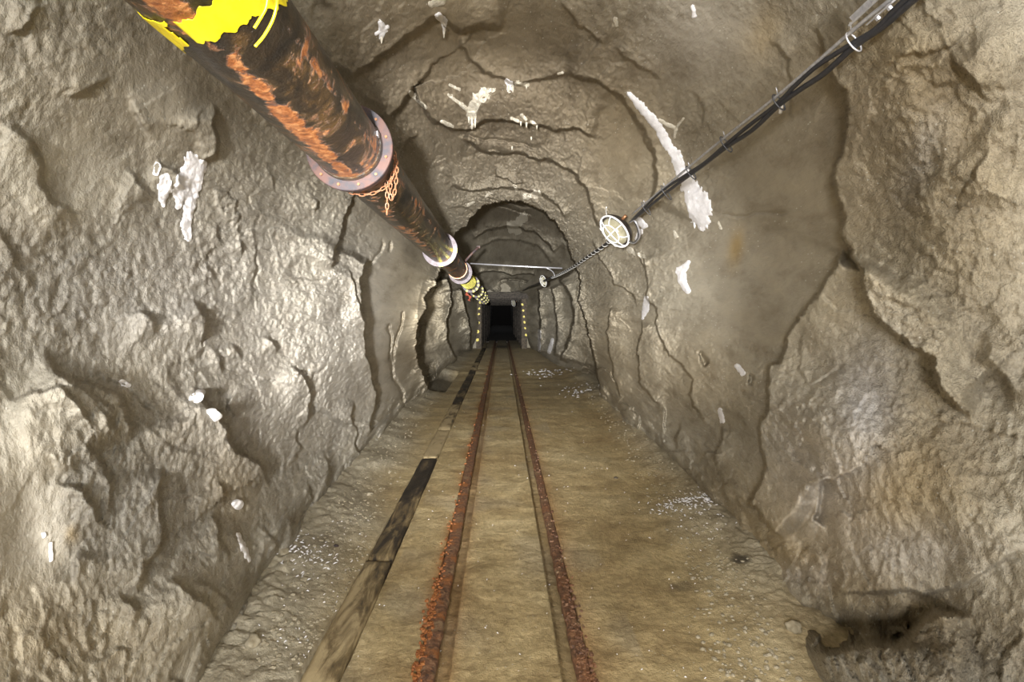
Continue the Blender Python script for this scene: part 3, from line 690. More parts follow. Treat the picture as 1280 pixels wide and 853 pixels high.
# rails
def rail(name, x0, x1, lab, mat, scale_side):
    root = empty(name, ((x0 + x1) / 2, 3, 0), lab, 'rail')
    yy = np.concatenate([[-4.0, 0, 1.5], F * H / (np.arange(870, 436, -2.0) - VY), [24, 26]])
    hw = (x1 - x0) / 2; cx = (x0 + x1) / 2
    prof = [(-hw * 0.35, -0.06), (-hw * 0.35, -0.035), (-hw, -0.026), (-hw, -0.008), (-hw * 0.7, 0.0), (-hw * 0.2, 0.002), (hw * 0.3, 0.002), (hw * 0.7, 0.0), (hw, -0.008), (hw, -0.026), (hw * 0.35, -0.035), (hw * 0.35, -0.06)]
    X = np.array([[p[0]] * len(yy) for p in prof]); Z = np.array([[p[1]] * len(yy) for p in prof]); Y = np.tile(yy, (len(prof), 1))
    nz = noise(X, Y, Z, 25) * 0.006 + noise(X, Y, Z, 60) * 0.003
    Z = Z + nz; X = X + cx + noise(X, Y, Z, 12, 4) * 0.006 * (np.abs(X) > hw * 0.5)
    me, _ = grid_mesh('rail_head', X, Y, Z); link('rail_head', me, mat, root)
    # flaking rust scale
    rng = random.Random(int(abs(x0) * 1000)); v, f = [], []
    for k in range(300):
        y = F * H / (rng.uniform(452, 860) - VY)
        if rng.random() < 0.45: y = rng.gauss(2.35, 0.35) if x0 < 0 else rng.gauss(2.2, 0.3)
        y = max(1.9, y)
        x = (x0 if scale_side < 0 else cx) + rng.uniform(-0.012, 0.03) + (0 if scale_side < 0 else rng.uniform(-0.02, 0.03)); s = rng.uniform(0.005, 0.014)
        if x0 < 0 and rng.random() < .5: x -= 0.012 * abs(rng.gauss(0, 1))
        b = len(v); z = 0.003 + rng.uniform(0, 0.004); n = rng.randint(4, 6); ph = rng.uniform(0, 6)
        for q in range(n):
            a = ph + q * 2 * math.pi / n; r = s * rng.uniform(0.6, 1.2); v.append((x + r * math.cos(a), y + r * math.sin(a), z - 0.008))
        for q in range(n):
            p = v[b + q]; v.append((x + (p[0] - x) * 0.7, y + (p[1] - y) * 0.7, z + rng.uniform(0, s * 0.35)))
        for q in range(n): f.append((b + q, b + (q + 1) % n, b + n + (q + 1) % n, b + n + q))
        f.append(tuple(b + n + q for q in range(n)))
    o = link('rust_scale', mesh('rust_scale', v, f), M['rail_scale'] if x0 < 0 else M['rail'], root, smooth=False); o['kind'] = 'stuff'
    return root
rail('rail', RL0, RL1, 'left rusty rail with bright orange flaking scale, next to the plank strip', M['rail_orange'], -1)
rail('rail', RR0, RR1, 'right dull brown rusty rail beside a damp flangeway groove', M['rail'], 1)

# ------------------------------------------------------------------ solids in bmesh
def frame(p, d):
    d = d.normalized(); u = d.orthogonal().normalized(); return u, d.cross(u)
def tube_data(pts, rad, n=10, closed=False, caps=True):
    v, f = [], []; pts = [Vector(p) for p in pts]; m = len(pts)
    up = None
    for i, p in enumerate(pts):
        if closed: d = pts[(i + 1) % m] - pts[i - 1]
        else: d = pts[min(i + 1, m - 1)] - pts[max(i - 1, 0)]
        d = d.normalized() if d.length > 1e-9 else Vector((0, 1, 0))
        if up is None: up = d.orthogonal().normalized()
        up = (up - d * up.dot(d)); up = up.normalized() if up.length > 1e-6 else d.orthogonal().normalized()
        b = d.cross(up); r = rad[i] if isinstance(rad, (list, tuple)) else rad
        for q in range(n):
            a = 2 * math.pi * q / n; v.append(p + (up * math.cos(a) + b * math.sin(a)) * r)
    for i in range(m if closed else m - 1):
        for q in range(n):
            j = (i + 1) % m
            f.append((i * n + q, i * n + (q + 1) % n, j * n + (q + 1) % n, j * n + q))
    if caps and not closed:
        f.append(tuple(range(n))[::-1]); f.append(tuple((m - 1) * n + q for q in range(n)))
    return v, f
def tube(name, pts, rad, mat, parent=None, n=10, closed=False, smooth=True):
    v, f = tube_data(pts, rad, n, closed); return link(name, mesh(name, v, f), mat, parent, smooth)
def box_data(c, u, v_, w_):
    c, u, v_, w_ = Vector(c), Vector(u), Vector(v_), Vector(w_); P = []
    for sx in (-1, 1):
        for sy in (-1, 1):
            for sz in (-1, 1): P.append(c + u * sx + v_ * sy + w_ * sz)
    return P, [(0, 1, 3, 2), (4, 6, 7, 5), (0, 4, 5, 1), (2, 3, 7, 6), (0, 2, 6, 4), (1, 5, 7, 3)]
def bevel_obj(o, w, seg=2):
    bm = bmesh.new(); bm.from_mesh(o.data); bmesh.ops.bevel(bm, geom=bm.edges[:], offset=w, segments=seg, affect='EDGES', profile=0.6)
    bm.to_mesh(o.data); bm.free(); return o
def box(name, c, u, v_, w_, mat, parent=None, bev=0.0):
    P, Fc = box_data(c, u, v_, w_); o = link(name, mesh(name, P, Fc), mat, parent, smooth=False)
    if bev: bevel_obj(o, bev)
    return o
def spline(pts, n=8):
    pts = [Vector(p) for p in pts]; out = []
    for i in range(len(pts) - 1):
        p0, p1, p2, p3 = pts[max(i - 1, 0)], pts[i], pts[i + 1], pts[min(i + 2, len(pts) - 1)]
        for k in range(n):
            t = k / n; out.append(0.5 * ((2 * p1) + (p2 - p0) * t + (2 * p0 - 5 * p1 + 4 * p2 - p3) * t * t + (3 * p1 - p0 - 3 * p2 + p3) * t ** 3))
    out.append(pts[-1]); return out

# ------------------------------------------------------------------ the pipe
PR = 0.1585
P_a, P_b = at(438, 186, 2.50), at(550, 312, 6.14)
pdir = (P_b - P_a) / (P_b.y - P_a.y)                      # per metre along the drift
def pc(Y): return P_a + pdir * (Y - P_a.y)
def on_pipe(phi, Y, r=PR):                                # phi: 0 right, 90 up
    c = pc(Y); return Vector((c.x + r * math.cos(phi), c.y, c.z + r * math.sin(phi)))
pipe = empty('steel_pipeline', tuple(pc(2.5)), 'large rusty black steel pipeline with bolted flanges running down the tunnel at upper left', 'pipe')
flY = [2.50, 6.14, 9.2, 12.3, 15.2, 17.6, 19.8, 22.0]
def pipe_sec(y0, y1, k):
    n = 72; ph = np.linspace(0, 2 * math.pi, n + 1); m = 160 if y1 < 7 else 30
    yy = np.linspace(y0, y1, m)
    PH, YY = np.meshgrid(ph, yy, indexing='ij')
    rustn = noise(np.cos(PH) * 2, YY * 1.2, np.sin(PH) * 2, 1.5, k)
    bw = np.exp(-(((np.degrees(PH) - 276) / 13.0) ** 2))
    rr = PR + 0.0015 * noise(np.cos(PH), YY, np.sin(PH), 4) + 0.003 * bw * noise(np.cos(PH) * 3, YY * 20, np.sin(PH) * 3, 2)
    cc = np.array([pc(y) for y in yy])
    X = cc[None, :, 0] + rr * np.cos(PH); Z = cc[None, :, 2] + rr * np.sin(PH)
    me, used = grid_mesh('pipe_section', X, YY, Z)
    b = bw * sstep(-0.6, 0.1, noise(PH, YY, PH * 0, 1.8, k)) if k == 0 else 0.35 * bw
    b = b + 0.5 * np.exp(-((y1 - YY) / 0.12) ** 2) + 0.35 * np.exp(-((YY - y0) / 0.1) ** 2)
    b += 0.35 * np.exp(-(((np.degrees(PH) - 340) % 360) / 14.0) ** 2)
    set_attr(me, 'rust', np.clip(b, 0, 1.2).reshape(-1)[used])
    link('pipe_section', me, M['pipe'], pipe)
prev = -1.0
for k, y in enumerate(flY):
    pipe_sec(prev + (0.02 if k else 0), y - 0.02, k); prev = y
pipe_sec(22.02, 26, 9)
def ring_mesh(name, r0, r1, t, c, mat, parent, n=64, notch=0):
    v, f = [], []
    prof = [(r0, -t), (r1 - 0.003, -t), (r1, -t + 0.003), (r1, t - 0.003), (r1 - 0.003, t), (r0, t)]
    for q in range(n):
        a = 2 * math.pi * q / n; w_ = 1 + notch * math.sin(q * 7.3) * 0.002
        for (r, y) in prof: v.append((c.x + r * w_ * math.cos(a), c.y + y, c.z + r * w_ * math.sin(a)))
    m = len(prof)
    for q in range(n):
        for k in range(m):
            f.append((q * m + k, q * m + (k + 1) % m, ((q + 1) % n) * m + (k + 1) % m, ((q + 1) % n) * m + k))
    return link(name, mesh(name, v, f), mat, parent, smooth=False)
for k, y in enumerate(flY):
    Rfl = 0.211
    fm = M['flange'] if k == 0 else M['galv']
    for s in (-1, 1):
        fl = ring_mesh('flange', PR - 0.004, Rfl - (0.004 if s > 0 else 0), 0.009 if k else 0.011, pc(y + s * 0.014), fm, pipe, 64 if k < 3 else 32, 1)
        if s < 0:
            if k == 0: fl['label'] = 'brown oxidised flange ring'
            nb = 12
            for q in range(nb if k < 4 else 0):
                a = 2 * math.pi * (q + 0.5) / nb; c = pc(y) + Vector((0.187 * math.cos(a), -0.034, 0.187 * math.sin(a)))
                if k == 0 and q not in (10, 11, 0): pass
                v, f = tube_data([c, c + Vector((0, 0.008 if k == 0 else 0.014, 0))], 0.007 if k == 0 else 0.010, 6)
                link('bolt', mesh('bolt', v, f), M['brass'] if k == 0 else M['galv'], fl, smooth=False)
            # yellow squares stuck on the flange face
            if k >= 1:
                for deg in ((275, 315, 355) if k == 1 else (290, 320, 350, 20, 60, 240)):
                    if k == 2: continue
                    a0, a1 = RAD(deg - 7), RAD(deg + 7); yv = y - 0.0255; cc = pc(y)
                    P = []
                    for aa in (a0, (a0 + a1) / 2, a1):
                        for rr in (PR + 0.006, Rfl - 0.002): P.append((cc.x + rr * math.cos(aa), yv, cc.z + rr * math.sin(aa)))
                    for aa in (a0, (a0 + a1) / 2, a1):
                        for rr in (PR + 0.006, Rfl - 0.002): P.append((cc.x + rr * math.cos(aa), yv + 0.003, cc.z + rr * math.sin(aa)))
                    Q = [(0, 1, 3, 2), (2, 3, 5, 4), (0, 2, 8, 6), (2, 4, 10, 8), (1, 7, 9, 3), (3, 9, 11, 5), (0, 6, 7, 1), (4, 5, 11, 10)]
                    link('reflector', mesh('reflector', P, Q), M['yellow_mark'], fl, smooth=False)
# weld collar before first flange, band clamp and yellow wraps further on
ring_mesh('weld_collar', PR - 0.003, PR + 0.007, 0.02, pc(2.455), M['pipe'], pipe)
ring_mesh('band_clamp', PR - 0.002, PR + 0.010, 0.02, pc(8.55), M['copper'], pipe)
for q in range(6): ring_mesh('yellow_band', PR - 0.002, PR + 0.006, 0.035, pc(10.1 + q * 0.27), M['yellow_mark'], pipe, 40)
o = box('metal_tag', on_pipe(RAD(12), 2.40, PR + 0.004), (0.003, 0, 0), (0, 0.018, 0), (0, 0, 0.011), M['steel'], pipe, 0.001)
# yellow paint sleeve near the camera, ragged on both edges
n, m = 120, 80
ph = np.linspace(RAD(150), RAD(400), n)
far = np.interp(np.degrees(ph), [150, 225, 245, 262, 279, 312, 339, 360, 394], [1.40, 1.37, 1.30, 1.25, 1.235, 1.24, 1.287, 1.36, 1.44])
nearE = np.interp(np.degrees(ph), [150, 225, 260, 293, 312, 340, 394], [1.20, 1.20, 1.16, 1.14, 1.13, 1.13, 1.2])
PH, T = np.meshgrid(ph, np.linspace(0, 1, m), indexing='ij')
YY = nearE[:, None] + (far - nearE)[:, None] * T
YY = YY + 0.022 * noise(np.cos(PH) * 6, T * 0, np.sin(PH) * 6, 1) + 0.008 * noise(np.cos(PH) * 24, T * 0, np.sin(PH) * 24, 1)
rr = PR + 0.0035 + 0.002 * noise(PH, YY, PH * 0, 9)
cc0 = np.vectorize(lambda y: pc(y).x)(YY); cc2 = np.vectorize(lambda y: pc(y).z)(YY)
X = cc0 + rr * np.cos(PH); Z = cc2 + rr * np.sin(PH)
gap = np.exp(-((np.degrees(PH) - 264) / 8) ** 2) + 0.7 * noise(PH * 6, YY * 12, PH * 0, 1)
km = gap[:-1, :-1] < 0.62
me, _ = grid_mesh('yellow_paint_band', X, YY, Z, km)
o = link('yellow_paint_band', me, M['yellow'], pipe); o['label'] = 'bright yellow ragged paint band'
sm = o.modifiers.new('s', 'SOLIDIFY'); sm.thickness = 0.002
# two yellow strap ends hanging off the pipe
for pts in ([(346, -14, .0), (346, 5, .02), (341, 25, .03), (330, 45, .03), (319, 58, .02)], [(335, -12, .0), (333, 8, .01), (326, 22, .012), (318, 35, .01)]):
    Yp = 1.04
    tube('strap_end', spline([at(a, b, Yp + d) for a, b, d in pts], 6), 0.0030, M['yellow'], pipe, 8)['label'] = 'thin yellow strap end'

# chain round the pipe
chain = empty('rusty_chain', tuple(pc(2.75)), 'light rusty link chain looped round the pipe just beyond the brown flange', 'chain')
def link_mesh():
    pts = []
    L, W_ = 0.0135, 0.008
    for q in range(10):
        a = 2 * math.pi * q / 10; pts.append((W_ * math.cos(a), L * math.sin(a) + (0.005 if math.sin(a) > 0.1 else (-0.005 if math.sin(a) < -0.1 else 0)), 0))
    v, f = tube_data(pts, 0.0028, 5, True); return mesh('link', v, f)
lm = link_mesh(); lm.materials.append(M['chain'])
def chain_along(pts, step=0.0295):
    pts = spline(pts, 12); acc = 0; k = 0
    for a, b in zip(pts[:-1], pts[1:]):
        d = b - a; L = d.length
        while acc <= L:
            p = a + d * (acc / max(L, 1e-9)); u = d.normalized()
            o = bpy.data.objects.new('link', lm); C.objects.link(o); o.parent = chain; o.matrix_parent_inverse = Matrix.Translation(-Vector(chain.location))
            ref = Vector((0, 1, 0)) if abs(u.y) < 0.9 else Vector((1, 0, 0))
            x = u.cross(ref).normalized(); z = x.cross(u)
            if k % 2: x, z = z, -x
            m3 = Matrix((x, u, z)).transposed().to_4x4(); m3.translation = p; o.matrix_world = m3
            o.location = p - Vector(chain.location) if False else p
            acc += step; k += 1
        acc -= L
loop = [on_pipe(RAD(d), 2.78 + 0.05 * math.sin(RAD(d * 1.0)), PR + 0.010) for d in range(170, 400, 12)]
chain_along(loop)
c0 = on_pipe(RAD(330), 2.76, PR + 0.016)
chain_along([on_pipe(RAD(318), 2.72, PR + 0.012), on_pipe(RAD(318), 2.72, PR + 0.014) + Vector((0.002, 0, -0.08)), on_pipe(RAD(318), 2.72, PR + 0.014) + Vector((0.0, 0, -0.175))])
chain_along([on_pipe(RAD(335), 2.72, PR + 0.014), on_pipe(RAD(325), 2.70, PR + 0.02) + Vector((0.004, 0, -0.05)), on_pipe(RAD(325), 2.70, PR + 0.02) + Vector((0.012, 0, -0.10)), on_pipe(RAD(332), 2.70, PR + 0.02) + Vector((0.018, 0, -0.07)), on_pipe(RAD(350), 2.70, PR + 0.02) + Vector((0.01, 0, -0.02)), on_pipe(RAD(10), 2.74, PR + 0.015)])
chain_along([on_pipe(RAD(322), 2.74, PR + 0.014), on_pipe(RAD(340), 2.70, PR + 0.018), on_pipe(RAD(358), 2.72, PR + 0.014), on_pipe(RAD(20), 2.76, PR + 0.012)])

# pipe hangers into the rock, red rag, reddish bar
for k, (Y, lab) in enumerate(((8.9, 'short reddish steel hanger bar holding the pipe beyond the second flange'),)):
    a_ = on_pipe(RAD(60), Y, PR); b_ = at(598, 309, 8.9)
    r_ = empty('hanger_bar', tuple(a_), lab, 'bar'); tube('bar', [a_, (a_ + b_) / 2 + Vector((0, 0, 0.01)), b_], 0.022, M['flange'], r_, 8)
    box('end_plate', b_, (0.03, 0, 0), (0, 0.008, 0), (0, 0, 0.02), M['flange'], r_)
rg = spline([on_pipe(RAD(225), 13.0, PR + 0.01), on_pipe(RAD(230), 13.0, PR + 0.05) + Vector((-0.02, 0, -0.04)), at(587.5, 371, 13.0), at(586, 376, 13.0)], 4)
tag(tube('rag', rg, [0.03 + 0.02 * math.sin(i * 1.7) for i in range(len(rg))], M['red'], None, 7), 'small red rag tied under the pipe near the portal', 'rag')

# ------------------------------------------------------------------ cables on the right
CR = 1.20
def cab(px, py, dr=0.0):
    rho = math.hypot(px - VX, py - VY); r = CR + dr; Y = F * CR / rho
    return at(px, py, Y * (1 + dr / CR))
messenger = spline([cab(1180, -54), cab(1104, 7), cab(1065, 39), cab(975, 117), cab(907, 171), cab(862, 208), cab(832, 233), cab(790, 268)], 6)
o = tube('support_wire', messenger, 0.0055, M['steel'], None, 8)
tag(o, 'straight bright galvanised support wire stretched above the black cables to the near lamp', 'wire')
ca = spline([cab(1200, -42), cab(1142, 0), cab(1105, 32), cab(1068, 58), cab(1030, 92), cab(1000, 112), cab(972, 133), cab(940, 163), cab(908, 184), cab(880, 206), cab(862, 219), cab(830, 243), cab(800, 268), cab(792, 274)], 6)
cb = spline([cab(1190, -48), cab(1131, 0), cab(1095, 36), cab(1066, 54), cab(1022, 82), cab(995, 106), cab(970, 131), cab(935, 158), cab(907, 181), cab(880, 204), cab(860, 217), cab(826, 240), cab(798, 267), cab(790, 275)], 6)
tag(tube('power_cable', ca, 0.0088, M['black'], None, 10), 'lower of the two thick black cables sagging below the bright support wire', 'cable')
tag(tube('power_cable', cb, 0.0075, M['black'], None, 10), 'upper of the two black cables, running between support wire and lower cable', 'cable')
ties = [(1064, 41, 1070, 64), (972, 119, 975, 137), (906, 172, 909, 189), (862, 209, 865, 223), (831, 234, 834, 248), (806, 255, 809, 267)]
tl = ['nearest the bracket', 'second from the bracket', 'third from the bracket', 'over the white lime streak', 'second from the near lamp', 'closest to the near lamp']
for k, (x0, y0, x1, y1) in enumerate(ties):
    c = (cab(x0, y0) + cab(x1, y1)) / 2; rr = (cab(x1, y1) - cab(x0, y0)).length * 0.5 + 0.004
    d = (messenger[-1] - messenger[0]).normalized(); e = (cab(x1, y1) - cab(x0, y0)).normalized(); e = (e - d * e.dot(d)).normalized(); g = d.cross(e)
    pts = [c + e * math.cos(a) * rr + g * math.sin(a) * 0.011 for a in [2 * math.pi * q / 16 for q in range(16)]]
    t_ = empty('cable_tie', tuple(c), 'dark cable tie hooking the black cables to the support wire, ' + tl[k], 'cable tie', 'cable ties along the support wire')
    tube('hook_ring', pts, 0.0028, M['black'] if k else M['steel'], t_, 6, True)
    tail = cab(x0, y0); tube('tie_tail', [tail, tail + Vector((-0.008, -0.01, 0.012)), tail + Vector((-0.012, -0.012, 0.022))], 0.0022, M['steel'], t_, 5)
# bracket
br_ = empty('steel_bracket', tuple(cab(1090, 20)), 'galvanised steel channel bracket holding the support wire at the top edge', 'bracket')
b0, b1 = cab(1066, 28, -0.02), cab(1150, -50, -0.02)
ax_ = (b1 - b0); al = ax_.length / 2; ax_.normalize()
sd = Vector((0, 1, 0)).cross(ax_).normalized(); sd = Vector((ax_.z, 0, -ax_.x)).normalized(); up_ = ax_.cross(sd)
cc_ = (b0 + b1) / 2
box('channel', cc_ - sd * 0.006, ax_ * al, sd * 0.009, up_ * 0.003, M['steel'], br_, 0.001)
box('channel_lip', cc_ + sd * 0.003 + up_ * 0.008, ax_ * al, sd * 0.002, up_ * 0.008, M['steel'], br_, 0.001)
pc_ = cab(1100, 15, -0.03)
P2 = [(-0.040, -0.010), (-0.034, 0.016), (-0.010, 0.013), (-0.002, 0.022), (0.030, 0.020), (0.046, 0.014), (0.050, -0.012), (0.0, -0.014)]
v = [pc_ + ax_ * a + sd * b + up_ * (-0.004) for a, b in P2] + [pc_ + ax_ * a + sd * b + up_ * 0.0 for a, b in P2]
nP = len(P2); f = [tuple(range(nP)), tuple(range(nP, 2 * nP))[::-1]] + [(i, (i + 1) % nP, nP + (i + 1) % nP, nP + i) for i in range(nP)]
link('clamp_plate', mesh('clamp_plate', v, f), M['steel'], br_, smooth=False)
for q in (-0.018, 0.022):
    c = pc_ + ax_ * q + sd * 0.003
    vv, ff = tube_data([c - up_ * 0.012, c + up_ * 0.001], 0.006, 6); link('bolt', mesh('bolt', vv, ff), M['steel'], br_, smooth=False)

# wrapped cable from the lamp down the drift
CR = 1.22
wr_pts = spline([cab(770, 296), cab(750, 311), cab(735, 321), cab(718, 333), cab(700, 343), cab(688, 348)], 10)
wc = empty('wrapped_cable', tuple(wr_pts[0]), 'black cable bundle with pale spiral wrap between the near lamp and the far lamp', 'cable')
tube('cable_core', wr_pts, 0.016, M['black'], wc, 10)
sp_ = []
acc = 0; TOT = sum((b - a).length for a, b in zip(wr_pts[:-1], wr_pts[1:]))
for i in range(len(wr_pts) - 1):
    a, b = wr_pts[i], wr_pts[i + 1]; u, w_ = frame(a, b - a); L = (b - a).length; k = max(4, int(L / 0.02))
    u = Vector((1, 0, 0)); d = (b - a).normalized(); u = (u - d * u.dot(d)).normalized(); w_ = d.cross(u)
    for q in range(k):
        t = q / k; ang = (acc + L * t) / 0.22 * 2 * math.pi
        sp_.append(a + (b - a) * t + (u * math.cos(ang) + w_ * math.sin(ang)) * 0.018)
    acc += L
tube('spiral_wrap', sp_, 0.0042, M['white'], wc, 5)
# bulkhead lamps
def lamp(c, N, U, s, label, detail=True):
    """c centre of the cage rim, N outward direction, U long axis"""
    N = N.normalized(); U = (U - N * U.dot(N)).normalized(); V_ = N.cross(U)
    root = empty('caged_lamp', tuple(c), label, 'lamp')
    a_, b_, h_ = 0.150 * s, 0.098 * s, 0.075 * s
    def P(u, v_, n_): return c + U * u + V_ * v_ + N * n_
    # housing (tapered oval tub)
    v, f = [], []; n = 28; prof = [(0.62, -0.095), (0.90, -0.085), (1.04, -0.04), (1.06, 0.0), (0.98, 0.006)]
    for (k, z) in prof:
        for q in range(n):
            t = 2 * math.pi * q / n; v.append(P(a_ * k * math.cos(t), b_ * k * math.sin(t), z * s))
    for i in range(len(prof) - 1):
        for q in range(n): f.append((i * n + q, i * n + (q + 1) % n, (i + 1) * n + (q + 1) % n, (i + 1) * n + q))
    f.append(tuple(range(n))[::-1]); f.append(tuple((len(prof) - 1) * n + q for q in range(n)))
    link('housing', mesh('housing', v, f), M['housing'], root)
    # glass dome
    v, f = [], []; R_ = 7
    for i in range(R_ + 1):
        e = i / R_ * math.pi / 2; k = 0.88 * math.cos(e) ** 0.7 if i < R_ else 0.001
        for q in range(n):
            t = 2 * math.pi * q / n; v.append(P(a_ * k * math.cos(t), b_ * k * math.sin(t), 0.006 * s + 0.86 * h_ * math.sin(e)))
    for i in range(R_):
        for q in range(n): f.append((i * n + q, i * n + (q + 1) % n, (i + 1) * n + (q + 1) % n, (i + 1) * n + q))
    link('glass', mesh('glass', v, f), M['glass'], root)
    # guard cage
    cage = tube('guard_rim', [P(a_ * 1.04 * math.cos(t), b_ * 1.04 * math.sin(t), 0.012 * s) for t in [2 * math.pi * q / 32 for q in range(32)]], 0.0085 * s, M['white'], root, 6, True)
    tube('guard_ring', [P(a_ * 0.58 * math.cos(t), b_ * 0.58 * math.sin(t), h_ * 1.02) for t in [2 * math.pi * q / 28 for q in range(28)]], 0.0055 * s, M['white'], root, 6, True)
    for q in range(8):
        t = 2 * math.pi * q / 8 + math.pi / 8 * 0
        if q % 4 == 0 or q % 4 == 2: k1 = 0.58
        pts = [P(a_ * k * math.cos(t), b_ * k * math.sin(t), z) for k, z in ((1.04, 0.012 * s), (0.96, 0.045 * s), (0.80, h_ * 0.88), (0.58, h_ * 1.02))]
        tube('guard_bar', spline(pts, 4), 0.0055 * s, M['white'], root, 6)
    tube('guard_bar', spline([P(-a_ * 0.58, 0, h_ * 1.02), P(0, 0, h_ * 1.10), P(a_ * 0.58, 0, h_ * 1.02)], 5), 0.0055 * s, M['white'], root, 6)
    tube('guard_bar', spline([P(0, -b_ * 0.58, h_ * 1.02), P(0, 0, h_ * 1.10), P(0, b_ * 0.58, h_ * 1.02)], 5), 0.0055 * s, M['white'], root, 6)
    # mounting bracket and gland at the back
    box('mounting_bracket', P(0.0, -b_ * 0.2, -0.115 * s), U * 0.10 * s, V_ * 0.018 * s, N * 0.012 * s, M['steel'], root, 0.002)
    g = P(-a_ * 0.25, b_ * 0.95, -0.055 * s)
    tube('cable_gland', [g, g + V_ * 0.05 * s], [0.016 * s, 0.012 * s], M['brass'], root, 8)
    return root, P
CR = 1.20
lc = cab(769, 289)
lampN = Vector((-0.62, -0.66, -0.42)); lampU = Vector((0.76, 0.05, -0.65))
lamp1, LP = lamp(lc, lampN, lampU, 1.0, 'large oval bulkhead lamp with white wire cage hanging on the cables at right')
CR = 1.22
lamp2, _ = lamp(cab(679.5, 351.5), Vector((-0.75, -0.62, -0.2)), Vector((0.45, 0.1, -0.9)), 0.86, 'small distant caged lamp at the far end of the wrapped cable')
pale_shape, _ = lamp(at(642, 379, 23.4), Vector((-0.6, -0.7, -0.2)), Vector((0.2, 0.1, -0.95)), 1.0, 'faint pale thing inside the timbered drift under its roof boards, given a caged lamp shape')  # lamp shape added in place of small pale blobs in the drift
tube('hanger', [at(642, 379, 23.4) + Vector((0.03, 0.05, 0.08)), Vector((at(642, 379, 23.4).x + 0.03, 23.4, 2.28))], 0.02, M['steel'], pale_shape, 6)
CR = 1.20
# cable loop behind the near lamp
lp = empty('cable_loop', tuple(cab(790, 290)), 'black cable coiled in a loop behind the near caged lamp', 'cable')
for k in range(2):
    pts = spline([cab(787, 278, .03), cab(792 + k, 276, .03), cab(797 + k, 285, .03), cab(798 + k * 1.5, 296, .03), cab(793, 303 + k, .03), cab(786, 301 + k, .04), cab(781, 295, .05)], 6)
    tube('loop_turn', pts, 0.007, M['black'] if k == 0 else M['steel'], lp, 8)
tag(tube('hook_wire', spline([cab(758, 259), cab(757.5, 264), cab(759, 272)], 4), 0.004, M['white'], None, 6), 'short white hanger wire at the top of the near caged lamp', 'wire')
# continuation of the cable past the far lamp
CR = 1.22
c3 = spline([cab(690, 347), cab(683, 350), cab(677, 353), cab(668, 357), cab(660, 360), cab(653, 364)], 6)
tag(tube('power_cable', c3, 0.03, M['black'], None, 7), 'distant black cable sagging from the far lamp towards the timber portal', 'cable')
# thin rod across the drift
y_ = 9.0
ra_, rb_ = at(588, 329.5, y_), at(703, 335.5, 8.6)
rod = empty('spreader_rod', tuple(ra_), 'thin pale steel rod spanning from the pipe to the right wall cable', 'rod')
tube('rod', [ra_, (ra_ + rb_) / 2 + Vector((0, 0, -0.005)), rb_], 0.013, M['steel'], rod, 8)
tube('tail_wire', spline([at(680, 334.5, 8.7), at(686, 336.5, 8.7), at(691, 340, 8.65), at(693.5, 345, 8.6)], 5), 0.009, M['steel'], rod, 6)

# ------------------------------------------------------------------ timbered drift beyond the portal
def timber_set(Y, first=False, w=0.93, top=2.02, mat=None):
    mat = mat or M['timber_dark']
    if first: lab = 'front timber frame of the portal, posts dotted with yellow paint'
    else: lab = None
    r = empty('mine_support', (0, Y, 0), lab or 'dark timber frame', 'timber frame', 'timber frames of the far drift')
    for s in (-1, 1):
        cx = s * w; lean = -s * 0.03
        v, f = tube_data([Vector((cx, Y, -0.3)), Vector((cx + lean * .4, Y, 0.9)), Vector((cx + lean, Y, top))], [0.115, 0.11, 0.105], 4 if first else 8)
        if first:
            P, Fc = box_data((cx + lean / 2, Y, top / 2 - 0.1), (0.11, 0, 0), (0, 0.09, 0), (-s * 0.0, 0, top / 2 + 0.12))
            post = link('post', mesh('post', P, Fc), M['timber'], r, smooth=False); bevel_obj(post, 0.012)
            ds = [(597.5 - 0.5, 0)] if s < 0 else [(0, 0)]
            spots = [(600.2, 372), (600, 378.5), (599, 386), (598.5, 393), (598, 404), (597.3, 415), (597, 425)] if s < 0 else [(653, 381), (654, 388.5), (655, 396), (655.5, 403), (656.5, 410.5), (657.5, 419)]
            for q, (sx, sy) in enumerate(spots):
                c = at(sx, sy, Y - 0.10); c.x = max(min(c.x, cx + lean / 2 + 0.08), cx + lean / 2 - 0.08)
                pts = []
                rr = 0.062 if (s < 0 and q > 3) else 0.045
                n = 9; vv = []
                for t in range(n):
                    a = 2 * math.pi * t / n; k = rr * random.uniform(0.75, 1.15); vv.append((c.x + k * math.cos(a), c.y - 0.006, c.z + k * 1.1 * math.sin(a) + (0.25 * k * math.cos(a) * -s)))
                vv += [(p[0], c.y + 0.012, p[2]) for p in vv]
                ff = [tuple(range(n))] + [(t, (t + 1) % n, n + (t + 1) % n, n + t) for t in range(n)]
                link('paint_dot', mesh('paint_dot', vv, ff), M['yellow'], post, smooth=False)
        else:
            link('post', mesh('post', v, f), mat, r)
    box('cap_beam', (0, Y, top + 0.11), (w + 0.16, 0, 0), (0, 0.11, 0), (0, 0, 0.11), mat, r, 0.015)
    return r
names = ['second', 'third', 'fourth', 'fifth', 'sixth']
timber_set(20.75, True)
for k in range(5):
    r = timber_set(22.9 + (1.7 + 0.3 * k) * k, False, 0.93 - 0.01 * k, 2.02 - 0.02 * k); r['label'] = 'dark timber frame inside the far drift, %s frame counted from the portal' % names[k]
